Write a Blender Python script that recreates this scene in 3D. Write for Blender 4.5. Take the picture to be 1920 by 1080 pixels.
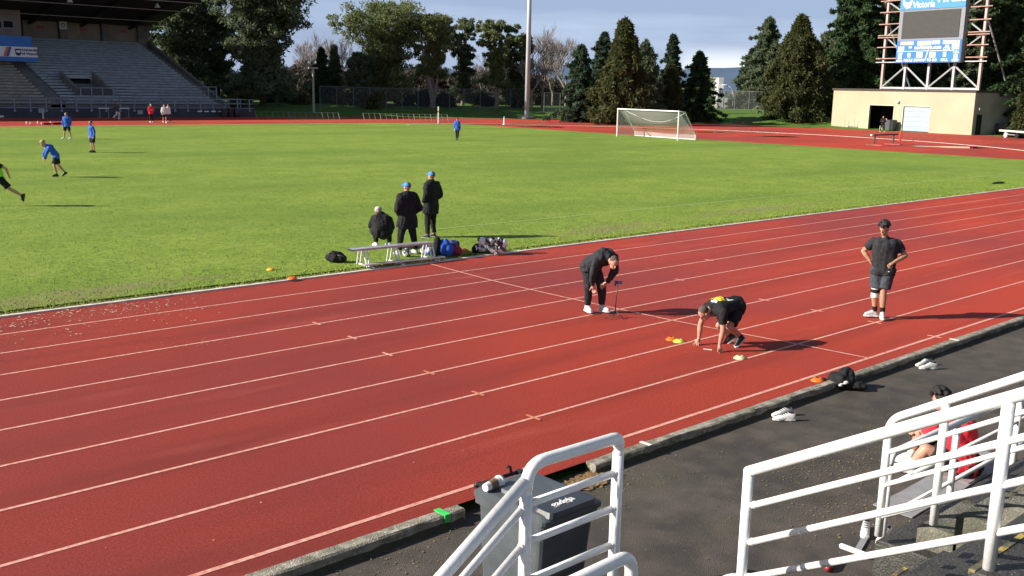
import bpy, math, random
import numpy as np
from mathutils import Vector, Matrix, noise as mnoise
for o in list(bpy.data.objects): bpy.data.objects.remove(o)
S = bpy.context.scene
COL = S.collection
R = math.radians
V = Vector
random.seed(7)
# ------------------------------------------------------------------ camera
FPX, YAW, PITCH, ROLL = 1896.43, 0.744103, 0.196089, 0.0210476
CAM = Vector((-14.59159, -18.62746, 4.134576))
def cam_axes():
    cy, sy, cp, sp = math.cos(YAW), math.sin(YAW), math.cos(PITCH), math.sin(PITCH)
    f = Vector((sy*cp, cy*cp, -sp)); r = Vector((cy, -sy, 0)); u = r.cross(f)
    cr, sr = math.cos(ROLL), math.sin(ROLL)
    return r*cr+u*sr, r*(-sr)+u*cr, f
CR, CU, CF = cam_axes()
cam = bpy.data.cameras.new("camera"); camo = bpy.data.objects.new("camera", cam); COL.objects.link(camo)
M = Matrix((CR, CU, -CF)).transposed().to_4x4(); M.translation = CAM
camo.matrix_world = M
cam.sensor_width = 36; cam.lens = FPX/1920*36; cam.clip_start = .1; cam.clip_end = 9000
S.camera = camo
# ------------------------------------------------------------------ light
SUN_AZ, SUN_EL = math.atan2(.515, -.857), R(27)      # direction towards the sun (x,y)
sd = bpy.data.lights.new("sun", 'SUN'); sd.energy = 5.0; sd.angle = R(.5); sd.color = (1, .93, .82)
so = bpy.data.objects.new("sun", sd); COL.objects.link(so)
tosun = Vector((math.cos(SUN_AZ)*math.cos(SUN_EL), math.sin(SUN_AZ)*math.cos(SUN_EL), math.sin(SUN_EL)))
so.rotation_euler = tosun.to_track_quat('Z', 'Y').to_euler()
W = bpy.data.worlds.new("World"); S.world = W; W.use_nodes = True
nt = W.node_tree; nt.nodes.clear()
def N(nt, t, **k):
    n = nt.nodes.new(t)
    for a, b in k.items(): setattr(n, a, b)
    return n
out = N(nt, 'ShaderNodeOutputWorld'); bg = N(nt, 'ShaderNodeBackground'); sky = N(nt, 'ShaderNodeTexSky')
sky.sky_type = 'NISHITA'; sky.sun_disc = False; sky.sun_elevation = SUN_EL; sky.sun_rotation = math.atan2(tosun.x, tosun.y)
sky.air_density = 1.0; sky.dust_density = 1.5
SKYS = .1
bg.inputs['Strength'].default_value = SKYS
tc = N(nt, 'ShaderNodeTexCoord'); mp = N(nt, 'ShaderNodeMapping'); mp.inputs['Scale'].default_value = (1.3, 1.3, 9); mp.inputs['Location'].default_value = (.35, .1, .3)
nz = N(nt, 'ShaderNodeTexNoise'); nz.inputs['Scale'].default_value = 1.6; nz.inputs['Detail'].default_value = 6; nz.inputs['Roughness'].default_value = .55
cr = N(nt, 'ShaderNodeValToRGB'); e = cr.color_ramp.elements
e[0].position = .40; e[0].color = (1.75, 2.35, 3.75, 1); e[1].position = .62; e[1].color = (3.1, 3.85, 5.3, 1)
# bright break in the cloud just above the hills
sx = N(nt, 'ShaderNodeSeparateXYZ'); mr = N(nt, 'ShaderNodeMapRange'); mr.inputs[1].default_value = .045; mr.inputs[2].default_value = .02
mr.inputs[3].default_value = 0; mr.inputs[4].default_value = 1
BRK = (CF + CR*((1352-960)/FPX) - CU*((112-540)/FPX)).normalized()
vd = N(nt, 'ShaderNodeVectorMath', operation='DOT_PRODUCT'); vd.inputs[1].default_value = BRK
vm_ = N(nt, 'ShaderNodeMapRange'); vm_.inputs[1].default_value = .9985; vm_.inputs[2].default_value = .9999
mm_ = N(nt, 'ShaderNodeMath', operation='MULTIPLY')
mxb = N(nt, 'ShaderNodeMixRGB'); mxb.inputs[2].default_value = (7.0, 7.4, 8.0, 1)
mx = N(nt, 'ShaderNodeMixRGB'); mx.inputs[0].default_value = .82
L = nt.links.new
L(tc.outputs['Generated'], mp.inputs[0]); L(mp.outputs[0], nz.inputs[0]); L(nz.outputs[0], cr.inputs[0])
L(tc.outputs['Generated'], sx.inputs[0]); L(sx.outputs[2], mr.inputs[0]); L(tc.outputs['Generated'], vd.inputs[0]); L(vd.outputs['Value'], vm_.inputs[0]); L(mr.outputs[0], mm_.inputs[0]); L(vm_.outputs[0], mm_.inputs[1]); L(mm_.outputs[0], mxb.inputs[0]); L(cr.outputs[0], mxb.inputs[1])
# added gradient: sky overhead, out of view, darkened to weaken the ambient light
mh = N(nt, 'ShaderNodeMapRange'); mh.inputs[1].default_value = .22; mh.inputs[2].default_value = .5; mh.inputs[3].default_value = 1; mh.inputs[4].default_value = .33
ml = N(nt, 'ShaderNodeMixRGB', blend_type='MULTIPLY'); ml.inputs[0].default_value = 1
L(sx.outputs[2], mh.inputs[0]); L(mh.outputs[0], ml.inputs[2])
L(sky.outputs[0], mx.inputs[1]); L(mxb.outputs[0], mx.inputs[2]); L(mx.outputs[0], ml.inputs[1]); L(ml.outputs[0], bg.inputs[0]); L(bg.outputs[0], out.inputs[0])
S.view_settings.view_transform = 'Standard'; S.view_settings.look = 'None'
S.view_settings.exposure = .9; S.view_settings.gamma = 1
S.render.resolution_x, S.render.resolution_y = 1024, 576
# ------------------------------------------------------------------ measuring the place from the photo
def ray(x, y): return CF + CR*((x-960)/FPX) - CU*((y-540)/FPX)
def G(x, y, z=0.):
    d = ray(x, y); t = (z-CAM.z)/d.z; return CAM+d*t
def onX(x, y, X): d = ray(x, y); return CAM+d*((X-CAM.x)/d.x)
def onY(x, y, Y): d = ray(x, y); return CAM+d*((Y-CAM.y)/d.y)
def atD(x, y, D):
    d = ray(x, y); return CAM+d*(D/math.hypot(d.x, d.y))
# ------------------------------------------------------------------ materials
MATS = {}
def mat(name, col, rough=.7, col2=None, scale=8., bump=0., bscale=None, metal=0., spec=.5, detail=4., coat=0, lo=.35, hi=.65, vec='Object', stretch=None):
    if name in MATS: return MATS[name]
    m = bpy.data.materials.new(name); m.use_nodes = True; t = m.node_tree; b = t.nodes['Principled BSDF']
    b.inputs['Base Color'].default_value = (*col, 1); b.inputs['Roughness'].default_value = rough
    b.inputs['Metallic'].default_value = metal; b.inputs['Specular IOR Level'].default_value = spec
    b.inputs['Coat Weight'].default_value = coat
    c = N(t, 'ShaderNodeTexCoord'); src = c.outputs[vec]
    if stretch:
        mpn = N(t, 'ShaderNodeMapping'); mpn.inputs['Scale'].default_value = stretch; t.links.new(src, mpn.inputs[0]); src = mpn.outputs[0]
    if col2 is None: col2 = tuple(min(1, v*.82) for v in col)
    n = N(t, 'ShaderNodeTexNoise'); n.inputs['Scale'].default_value = scale; n.inputs['Detail'].default_value = detail
    r = N(t, 'ShaderNodeValToRGB'); r.color_ramp.elements[0].position = lo; r.color_ramp.elements[1].position = hi
    r.color_ramp.elements[0].color = (*col2, 1); r.color_ramp.elements[1].color = (*col, 1)
    t.links.new(src, n.inputs[0]); t.links.new(n.outputs[0], r.inputs[0]); t.links.new(r.outputs[0], b.inputs['Base Color'])
    if bump:
        n2 = N(t, 'ShaderNodeTexNoise'); n2.inputs['Scale'].default_value = bscale or scale*3; n2.inputs['Detail'].default_value = 4
        bp = N(t, 'ShaderNodeBump'); bp.inputs['Strength'].default_value = min(1, bump); bp.inputs['Distance'].default_value = .02
        t.links.new(src, n2.inputs[0]); t.links.new(n2.outputs[0], bp.inputs['Height']); t.links.new(bp.outputs[0], b.inputs['Normal'])
    MATS[name] = m; return m
def addmix(m, col, scale, lo, hi, fac=1., detail=3, stretch=None, rough=None, offset=(0, 0, 0)):
    """another layer of colour over the base colour, by noise"""
    t = m.node_tree; b = t.nodes['Principled BSDF']; old = b.inputs['Base Color'].links[0].from_socket
    c = N(t, 'ShaderNodeTexCoord'); mpn = N(t, 'ShaderNodeMapping'); mpn.inputs['Location'].default_value = offset
    if stretch: mpn.inputs['Scale'].default_value = stretch
    n = N(t, 'ShaderNodeTexNoise'); n.inputs['Scale'].default_value = scale; n.inputs['Detail'].default_value = detail
    mr = N(t, 'ShaderNodeMapRange'); mr.inputs[1].default_value = lo; mr.inputs[2].default_value = hi; mr.inputs[4].default_value = fac
    x = N(t, 'ShaderNodeMixRGB'); x.inputs[2].default_value = (*col, 1)
    t.links.new(c.outputs['Object'], mpn.inputs[0]); t.links.new(mpn.outputs[0], n.inputs[0]); t.links.new(n.outputs[0], mr.inputs[0])
    t.links.new(mr.outputs[0], x.inputs[0]); t.links.new(old, x.inputs[1]); t.links.new(x.outputs[0], b.inputs['Base Color'])
    if rough is not None:
        base = b.inputs['Roughness'].default_value; y = N(t, 'ShaderNodeMapRange'); y.inputs[3].default_value = base; y.inputs[4].default_value = rough
        t.links.new(mr.outputs[0], y.inputs[0]); t.links.new(y.outputs[0], b.inputs['Roughness'])
    return m
# ------------------------------------------------------------------ mesh builder
class MB:
    def __init__(s): s.v = []; s.f = []; s.mi = []; s.cur = 0
    def add(s, vs, fs):
        n = len(s.v); s.v += [tuple(v) for v in vs]; s.f += [tuple(i+n for i in f) for f in fs]; s.mi += [s.cur]*len(fs); return s
    def box(s, a, b, mtx=None):
        x0, y0, z0 = a; x1, y1, z1 = b
        vs = [(x0,y0,z0),(x1,y0,z0),(x1,y1,z0),(x0,y1,z0),(x0,y0,z1),(x1,y0,z1),(x1,y1,z1),(x0,y1,z1)]
        if mtx: vs = [mtx@Vector(v) for v in vs]
        return s.add(vs, [(0,3,2,1),(4,5,6,7),(0,1,5,4),(1,2,6,5),(2,3,7,6),(3,0,4,7)])
    def hexa(s, pts):   # 4 bottom, 4 top
        return s.add(pts, [(0,3,2,1),(4,5,6,7),(0,1,5,4),(1,2,6,5),(2,3,7,6),(3,0,4,7)])
    def rings(s, rings, cap0=True, cap1=True):
        n = len(rings[0]); vs = [v for r in rings for v in r]; fs = []
        for i in range(len(rings)-1):
            for j in range(n):
                k = (j+1) % n; fs.append((i*n+j, i*n+k, (i+1)*n+k, (i+1)*n+j))
        if cap0: fs.append(tuple(range(n))[::-1])
        if cap1: fs.append(tuple((len(rings)-1)*n+j for j in range(n)))
        return s.add(vs, fs)
    def cone(s, p0, p1, r0, r1=None, n=10, dome=False):
        r1 = r0 if r1 is None else r1
        p0 = Vector(p0); p1 = Vector(p1); d = p1-p0; L = d.length
        if L < 1e-6: d = Vector((0, 0, 1)); L = 1e-6
        d = d/L; a = d.orthogonal().normalized(); b = d.cross(a)
        def ring(c, r): return [c+a*(r*math.cos(2*math.pi*i/n))+b*(r*math.sin(2*math.pi*i/n)) for i in range(n)]
        rs = []
        if dome:
            for t in (80, 55, 30): rs.append(ring(p0-d*r0*math.sin(R(t)), r0*math.cos(R(t))))
        rs += [ring(p0, r0), ring(p1, r1)]
        if dome:
            for t in (30, 55, 80): rs.append(ring(p1+d*r1*math.sin(R(t)), r1*math.cos(R(t))))
        return s.rings(rs)
    def tube(s, pts, r, n=10):
        pts = [Vector(p) for p in pts]; rs = []; a = None
        rr = r if isinstance(r, (list, tuple)) else [r]*len(pts)
        for i, p in enumerate(pts):
            d = (pts[min(i+1, len(pts)-1)]-pts[max(i-1, 0)]).normalized()
            a = d.orthogonal().normalized() if a is None else (a-d*a.dot(d)).normalized()
            b = d.cross(a); rs.append([p+a*(rr[i]*math.cos(2*math.pi*k/n))+b*(rr[i]*math.sin(2*math.pi*k/n)) for k in range(n)])
        return s.rings(rs)
    def ell(s, c, r, X=None, Y=None, Z=None, n=16, m=10):
        c = Vector(c); X = Vector(X or (1,0,0)); Y = Vector(Y or (0,1,0)); Z = Vector(Z or (0,0,1)); rs = []
        for i in range(m):
            t = math.pi*(i+.5)/m; z = -math.cos(t); q = math.sin(t)
            rs.append([c+X*(r[0]*q*math.cos(2*math.pi*k/n))+Y*(r[1]*q*math.sin(2*math.pi*k/n))+Z*(r[2]*z) for k in range(n)])
        return s.rings(rs)
    def lathe(s, c, prof, n=20):
        c = Vector(c); return s.rings([[c+Vector((r*math.cos(2*math.pi*k/n), r*math.sin(2*math.pi*k/n), z)) for k in range(n)] for r, z in prof])
    def build(s, name, m, parent=None, off=(0, 0, 0), smooth=False, **props):
        me = bpy.data.meshes.new(name)
        o3 = Vector(off)
        me.from_pydata([Vector(v)-o3 for v in s.v] if o3.length else s.v, [], s.f)
        ms = m if isinstance(m, (list, tuple)) else [m]
        for q in ms: me.materials.append(q)
        if len(ms) > 1:
            me.polygons.foreach_set('material_index', s.mi)
        if smooth: me.polygons.foreach_set('use_smooth', [True]*len(me.polygons))
        me.update()
        return link(name, me, parent, **props)
def link(name, data, parent=None, **props):
    o = bpy.data.objects.new(name, data); COL.objects.link(o)
    if parent is not None: o.parent = parent
    for k, v in props.items():
        if v is not None: o[{'cat': 'category'}.get(k, k)] = v
    return o
def thing(name, label, cat, loc=(0, 0, 0), rz=0, group=None):
    o = link(name, None, None, label=label, cat=cat, group=group); o.location = loc; o.rotation_euler = (0, 0, rz); return o
def copy_tree(o, parent=None, **props):
    c = o.copy(); COL.objects.link(c)
    if parent is not None: c.parent = parent
    for k, v in props.items(): c[k] = v
    for ch in list(o.children): copy_tree(ch, c)
    return c
def sheet(name, pts, z, m, kind='structure', holes=None, **kw):
    import bmesh
    bm = bmesh.new(); vs = [bm.verts.new((p[0], p[1], z)) for p in pts]; f = bm.faces.new(vs)
    if f.normal.z < 0: f.normal_flip()
    f.normal_update()
    if f.normal.z < 0: f.normal_flip()
    bmesh.ops.triangulate(bm, faces=bm.faces[:])
    me = bpy.data.meshes.new(name); bm.to_mesh(me); bm.free(); me.materials.append(m)
    return link(name, me, None, kind=kind, **kw)
def text_mesh(body, size, m, parent, mtx, name='lettering', ext=.01, align='CENTER', bold=0.):
    cu = bpy.data.curves.new('t', 'FONT'); cu.body = body; cu.size = size; cu.align_x = align; cu.align_y = 'CENTER'; cu.extrude = ext; cu.offset = bold
    o = bpy.data.objects.new('t', cu); COL.objects.link(o)
    dg = bpy.context.evaluated_depsgraph_get(); me = bpy.data.meshes.new_from_object(o.evaluated_get(dg))
    bpy.data.objects.remove(o); bpy.data.curves.remove(cu)
    me.materials.clear(); me.materials.append(m); me.transform(mtx)
    return link(name, me, parent)
def remeshed(mb, voxel, smooth=4, fold=0., fscale=9., seed=0):
    me = bpy.data.meshes.new('tmp'); me.from_pydata(mb.v, [], mb.f); me.update()
    o = bpy.data.objects.new('tmp', me); COL.objects.link(o)
    md = o.modifiers.new('r', 'REMESH'); md.mode = 'VOXEL'; md.voxel_size = voxel; md.use_smooth_shade = True
    if smooth:
        sm = o.modifiers.new('s', 'SMOOTH'); sm.factor = .5; sm.iterations = smooth
    dg = bpy.context.evaluated_depsgraph_get(); r = bpy.data.meshes.new_from_object(o.evaluated_get(dg))
    bpy.data.objects.remove(o); bpy.data.meshes.remove(me)
    if fold:
        n = len(r.vertices); co = np.empty(n*3); r.vertices.foreach_get('co', co); co = co.reshape(-1, 3)
        no = np.array([v.normal[:] for v in r.vertices]); d = np.empty(n)
        for i in range(n):
            x, y, z = co[i]; d[i] = mnoise.noise(Vector((x*fscale+seed, y*fscale, z*fscale*.55)))+.5*mnoise.noise(Vector((x*fscale*2+seed, y*fscale*2, z*fscale*1.3)))
        co += no*(d*fold)[:, None]; r.vertices.foreach_set('co', co.ravel())
    r.polygons.foreach_set('use_smooth', [True]*len(r.polygons)); r.update()
    return r
# ------------------------------------------------------------------ the oval
XC, YC, RI, XL = 42., 36.5, 36.5, -42.4
def smoothstep(a, b, x):
    t = np.clip((np.asarray(x, float)-a)/(b-a), 0, 1); return t*t*(3-2*t)
def router(a):   # outer radius of the red surface on the right hand curve, a in degrees -90..90
    return 47.75 + 9.0*float(smoothstep(-80, -20, a))
def oval(r, n=48, r2=None):
    pts = [(XL, YC-r), (XC, YC-r)]
    for i in range(1, n):
        a = -90+180*i/n; q = r if r2 is None else r2(a); pts.append((XC+q*math.cos(R(a)), YC+q*math.sin(R(a))))
    q = r if r2 is None else r2(90.)
    pts += [(XC, YC+q), (XL, YC+q)]
    for i in range(1, n):
        a = 90+180*i/n; rr = q+(r-q)*i/n; pts.append((XL+rr*math.cos(R(a)), YC+rr*math.sin(R(a))))
    return pts
def outside(x, y):   # metres outside the red surface
    x = np.asarray(x, float); y = np.asarray(y, float)
    dx = np.where(x > XC, x-XC, np.where(x < XL, x-XL, 0)); dy = y-YC
    rr = np.hypot(dx, dy); a = np.degrees(np.arctan2(dy, np.abs(dx)+1e-9))
    ro = 47.75+9*smoothstep(-80, -20, np.where(x < XC, np.where(dy > 0, 90, -90), a))
    return rr-ro
def terrain(x, y):
    d = outside(x, y); far = smoothstep(-5, 20, np.asarray(y, float))
    z = -.16+.14*smoothstep(.3, 2.5, d)*far + 1.25*smoothstep(4, 17, d)*far
    z = z - 7*smoothstep(34, 110, d)*far
    return z + .25*np.sin(np.asarray(x)/17.)*np.cos(np.asarray(y)/13.)*smoothstep(8, 20, d)*far
def tz(x, y): return float(terrain(x, y))
# ground --------------------------------------------------------------
grass = mat('grass_blades', (.235, .325, .048), .9, (.105, .175, .022), 9, .9, 60, spec=.15, detail=8, lo=.3, hi=.7)
addmix(grass, (.29, .36, .07), .55, .38, .72, .5, 5)
addmix(grass, (.12, .20, .03), .16, .45, .62, .65, 4, stretch=(.35, 1, 1))
addmix(grass, (.34, .31, .13), 1.7, .62, .78, .5, 6)
addmix(grass, (.10, .17, .025), 3.2, .52, .72, .5, 8)
bank = mat('bank_grass', (.10, .19, .028), .9, (.05, .10, .018), 2, .6, 30, spec=.2, detail=8, lo=.3, hi=.7)
addmix(bank, (.22, .2, .09), .3, .6, .75, .6, 5)
def spots(m, lst, col, fac=.8):
    t = m.node_tree; b = t.nodes['Principled BSDF']
    for (cx, cy, rx, ry) in lst:
        old = b.inputs['Base Color'].links[0].from_socket; c = N(t, 'ShaderNodeTexCoord'); mpn = N(t, 'ShaderNodeMapping'); mpn.vector_type = 'POINT'
        mpn.inputs['Location'].default_value = (-cx/rx, -cy/ry, 0); mpn.inputs['Scale'].default_value = (1/rx, 1/ry, 0)
        ln_ = N(t, 'ShaderNodeVectorMath', operation='LENGTH'); n = N(t, 'ShaderNodeTexNoise'); n.inputs['Scale'].default_value = 2.2; n.inputs['Detail'].default_value = 7; n.inputs['Roughness'].default_value = .7
        a = N(t, 'ShaderNodeMath', operation='MULTIPLY_ADD'); a.inputs[1].default_value = 3.0; r = N(t, 'ShaderNodeMapRange'); r.inputs[1].default_value = 2.55; r.inputs[2].default_value = 1.7; r.inputs[4].default_value = fac
        x = N(t, 'ShaderNodeMixRGB'); x.inputs[2].default_value = (*col, 1)
        t.links.new(c.outputs['Object'], mpn.inputs[0]); t.links.new(mpn.outputs[0], ln_.inputs[0]); t.links.new(c.outputs['Object'], n.inputs[0]); t.links.new(n.outputs[0], a.inputs[0]); t.links.new(ln_.outputs['Value'], a.inputs[2])
        t.links.new(a.outputs[0], r.inputs[0]); t.links.new(r.outputs[0], x.inputs[0]); t.links.new(old, x.inputs[1]); t.links.new(x.outputs[0], b.inputs['Base Color'])
_g = lambda x, y: (G(x, y).x, G(x, y).y)
spots(grass, [(*_g(1150, 430), 3.2, .9), (*_g(1020, 470), 3., .5), (*_g(200, 545), 3.2, .5), (*_g(60, 572), 2.6, .4), (*_g(1420, 395), 5, .7)], (.22, .20, .09), .75)
def grid(name, xs, ys, zf, m, **kw):
    X, Y = np.meshgrid(xs, ys); Z = zf(X, Y); nx = len(xs); ny = len(ys)
    v = np.stack([X, Y, Z], -1).reshape(-1, 3)
    f = [(j*nx+i, j*nx+i+1, (j+1)*nx+i+1, (j+1)*nx+i) for j in range(ny-1) for i in range(nx-1)]
    me = bpy.data.meshes.new(name); me.from_pydata(v.tolist(), [], f); me.materials.append(m)
    me.polygons.foreach_set('use_smooth', [True]*len(me.polygons)); me.update()
    return link(name, me, None, kind='structure', **kw)
xs = np.concatenate([[-6000, -2500, -1000, -400, -200], np.arange(-130, 261, 2.), [300, 400, 700, 1500, 3500, 7000]])
ys = np.concatenate([[-6000, -2000, -600, -200, -100], np.arange(-60, 221, 2.), [260, 400, 700, 1500, 3500, 7000]])
grid('ground', xs, ys, terrain, bank)
red = mat('red_track_rubber', (.56, .068, .034), .75, (.34, .038, .021), 42, .8, 160, spec=.18, detail=8)
addmix(red, (.20, .036, .040), .09, .42, .66, .62, 5, (1, 1.6, 1), rough=.45)
addmix(red, (.60, .20, .15), 95, .63, .72, .7, 3)
addmix(red, (.14, .028, .024), 22, .64, .75, .4, 6)
addmix(red, (.27, .036, .022), .9, .50, .68, .55, 6, stretch=(.12, 1.3, 1), offset=(3, 1, 0))
addmix(red, (.60, .12, .075), 1.6, .60, .74, .30, 6, stretch=(.2, 1.2, 1), offset=(9, 5, 0))
# rubber colour multiplied darker towards the left part of the straight
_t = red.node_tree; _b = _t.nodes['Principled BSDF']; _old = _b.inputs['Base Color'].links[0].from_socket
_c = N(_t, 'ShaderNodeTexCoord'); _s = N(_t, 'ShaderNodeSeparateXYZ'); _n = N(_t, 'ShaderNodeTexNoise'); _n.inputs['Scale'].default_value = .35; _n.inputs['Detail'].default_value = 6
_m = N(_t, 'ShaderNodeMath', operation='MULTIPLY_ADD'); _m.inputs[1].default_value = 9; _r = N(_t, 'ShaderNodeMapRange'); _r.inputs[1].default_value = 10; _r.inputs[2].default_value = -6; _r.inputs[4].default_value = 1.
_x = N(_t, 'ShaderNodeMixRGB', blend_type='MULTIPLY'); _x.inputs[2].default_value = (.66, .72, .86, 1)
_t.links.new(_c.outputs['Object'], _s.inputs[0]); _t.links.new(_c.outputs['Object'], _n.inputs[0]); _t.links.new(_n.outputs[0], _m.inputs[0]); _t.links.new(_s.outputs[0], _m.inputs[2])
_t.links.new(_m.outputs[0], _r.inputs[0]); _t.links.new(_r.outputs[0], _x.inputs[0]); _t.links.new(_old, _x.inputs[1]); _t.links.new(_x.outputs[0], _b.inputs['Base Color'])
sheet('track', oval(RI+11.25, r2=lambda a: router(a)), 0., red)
# playing field inside the near kerb, ending in a straight edge at x=57.2
fp = [(XL, YC-RI+.42), (XC, YC-RI+.42)]; rf = RI-.42; a1 = math.degrees(math.acos(15.2/rf))
for i in range(13): a = -90+(90-a1)*i/12; fp.append((XC+rf*math.cos(R(a)), YC+rf*math.sin(R(a))))
for i in range(13): a = a1+(90-a1)*i/12; fp.append((XC+rf*math.cos(R(a)), YC+rf*math.sin(R(a))))
fp += [(XL, YC+rf)]
for i in range(1, 24): a = 90+180*i/24; fp.append((XL+rf*math.cos(R(a)), YC+rf*math.sin(R(a))))
sheet('field', fp, .035, grass)
# real turf edge: a slightly ragged lip along the near kerb, plus tufts over the nearest grass
rng = np.random.default_rng(3)
def tufts(name, n, x0, x1, y0, y1, h, w, m, zf, label):
    x = rng.uniform(x0, x1, n); y = y0+(y1-y0)*rng.uniform(0, 1, n)**2.4
    z = np.full(n, zf); hh = h*rng.uniform(.4, 1.2, n); a = rng.uniform(0, 2*np.pi, n); t = rng.uniform(-.9, .9, (n, 2))*hh[:, None]
    dx = np.cos(a)*w; dy = np.sin(a)*w
    v = np.stack([np.stack([x-dx, y-dy, z], 1), np.stack([x+dx, y+dy, z], 1), np.stack([x+t[:, 0], y+t[:, 1], z+hh], 1)], 1).reshape(-1, 3)
    me = bpy.data.meshes.new(name); me.vertices.add(3*n); me.vertices.foreach_set('co', v.ravel())
    me.loops.add(3*n); me.loops.foreach_set('vertex_index', np.arange(3*n)); me.polygons.add(n); me.polygons.foreach_set('loop_start', np.arange(n)*3)
    me.polygons.foreach_set('loop_total', np.full(n, 3)); me.update(calc_edges=True); me.materials.append(m)
    link(name, me, None, kind='stuff', label=label)
blade = mat('grass_tuft_blades', (.29, .37, .055), .8, (.16, .23, .03), 3, spec=.2, detail=6)
addmix(blade, (.30, .34, .10), 14, .5, .7, .7, 3)
tufts('grass', 120000, -16, 40, .16, 34, .030, .012, blade, .03, 'short green turf blades of the playing field nearest the red track')
# kerbs and markings ---------------------------------------------------
white_line = mat('faded_white_line_paint', (.66, .36, .29), .7, (.52, .17, .12), 16, detail=6, lo=.3, hi=.6)
bright_line = mat('white_line_paint', (.8, .72, .68), .6, (.62, .42, .38), 6)
edge_brown = mat('dark_brown_edge', (.05, .04, .025), .95, (.1, .09, .04), 12)
def band(r0, r1, z, name, m, a0=-90, a1=90, x0=None, close=False, nseg=40):
    """strip between radii r0<r1: near straight, right curve and far straight"""
    pin, pout = [], []
    def put(r, l):
        l.append((x0 if x0 is not None else XL, YC-r))
        for i in range(nseg+1):
            a = R(-90+180*i/nseg); l.append((XC+r*math.cos(a), YC+r*math.sin(a)))
        l.append((XL, YC+r))
    put(r0, pin); put(r1, pout)
    me = bpy.data.meshes.new(name); n = len(pin)
    me.from_pydata([(x, y, z) for x, y in pin]+[(x, y, z) for x, y in pout], [], [(i, n+i, n+i+1, i+1) for i in range(n-1)])
    me.materials.append(m); me.update(); return link(name, me, None, kind='structure')
for i in range(1, 10):
    w = .05 if i < 9 else .06
    if i < 9: band(RI+1.22*i-w/2, RI+1.22*i+w/2, .004, 'track_marking', white_line)
    else: band(RI+1.22*i-w/2, RI+1.22*i+w/2, .004, 'track_marking', bright_line if False else white_line)
band(RI-.42, RI-.17, .006, 'dark_strip', edge_brown)  # dark brown strip between the turf edge and the inner kerb
# inner kerb: low white painted rail round the inside of lane one
kb = mat('white_kerb_paint', (.80, .74, .64), .6, (.60, .52, .44), 3, .2, 30)
addmix(kb, (.35, .3, .22), 9, .55, .7, .6)
def kerb_ring(r0, r1, z0, z1, name, m):
    mb = MB(); ps = [(XL, -1)]+[(XC, -1)]; prof = lambda cx, cy, ux, uy: [(cx+ux*r0, cy+uy*r0, z0), (cx+ux*r1, cy+uy*r1, z0), (cx+ux*r1, cy+uy*r1, z1), (cx+ux*r0, cy+uy*r0, z1)]
    rs = [prof(XL, YC, 0, -1)]
    for i in range(61):
        a = R(-90+180*i/60); rs.append(prof(XC, YC, math.cos(a), math.sin(a)))
    rs.append(prof(XL, YC, 0, 1)); mb.rings(rs)
    return mb.build(name, m, None, kind='structure')
kerb_ring(RI-.17, RI-.05, .0, .028, 'inner_kerb', kb)
# curved start line across the lanes
pts = [(812, 495), (869, 513), (925, 527), (996, 544), (1068, 560.5), (1157.5, 579), (1253, 600.5), (1375, 624), (1493, 645), (1630, 671.5)]
gp = [G(*q) for q in pts]; gp = [Vector((g.x, -1.22*i, 0)) for i, g in enumerate(gp)]
sm = []
for i in range(len(gp)):
    a, b, c = gp[max(i-1, 0)], gp[i], gp[min(i+1, len(gp)-1)]; sm.append(((a.x+2*b.x+c.x)/4, b.y))
v = [(x-.026, y, .009) for x, y in sm]+[(x+.026, y, .009) for x, y in sm]; n = len(sm)
me = bpy.data.meshes.new('start_line'); me.from_pydata(v, [], [(i+1, n+i+1, n+i, i) for i in range(n-1)]); me.materials.append(white_line); link('start_line', me, None, kind='structure')
# small cross ticks on the lane lines
tick_o = mat('orange_tick_paint', (.55, .20, .10), .7)
mbw, mbo = MB(), MB()
for (x, y, c) in [(593, 607, 0), (655, 632, 0), (724, 664, 0), (800, 698, 1), (892, 737, 1), (993, 781, 1), (1262, 523, 0), (1340, 490, 0), (1432, 563, 0), (1530, 583, 0), (1639, 605, 0), (1748, 631, 0), (1120, 505, 0), (930, 400, 0)]:
    g = G(x, y); i = round(-g.y/1.22)
    if i < 1: continue
    (mbo if c else mbw).box((g.x-.02, -1.22*i-.13, .009), (g.x+.02, -1.22*i+.13, .012))
mbw.build('track_marking', white_line, None, kind='structure'); mbo.build('track_marking', tick_o, None, kind='structure')
# field line (faint lime line on the grass)
ln = mat('faded_pitch_line', (.33, .40, .16), .9, (.15, .24, .04), 20, lo=.35, hi=.6)
A = G(1000, 412, .04); B = G(1900, 325, .04)
d = (B-A).normalized(); q = Vector((-d.y, d.x, 0))*.05; A = A-d*4
me = bpy.data.meshes.new('pitch_line'); me.from_pydata([A-q, B+d*12-q, B+d*12+q, A+q], [], [(0, 1, 2, 3)])
for vv in me.vertices: vv.co.z = .041
me.materials.append(ln); link('pitch_line', me, None, kind='structure')
# asphalt apron -------------------------------------------------------
asph = mat('old_asphalt', (.090, .075, .062), .8, (.050, .043, .037), 3, .7, 90, detail=8, spec=.4)
addmix(asph, (.20, .18, .15), 45, .66, .74, .8, 4)
addmix(asph, (.12, .105, .085), .5, .55, .7, .35, 8, offset=(1, 7, 0))
addmix(asph, (.055, .056, .028), 1.3, .52, .72, .5, 8)
addmix(asph, (.035, .03, .028), .9, .52, .7, .45, 8, offset=(4, 3, 0))
sheet('asphalt_apron', [(-60, -11.26), (60, -11.26), (60, -40), (-60, -40)], -.10, asph)
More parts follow.
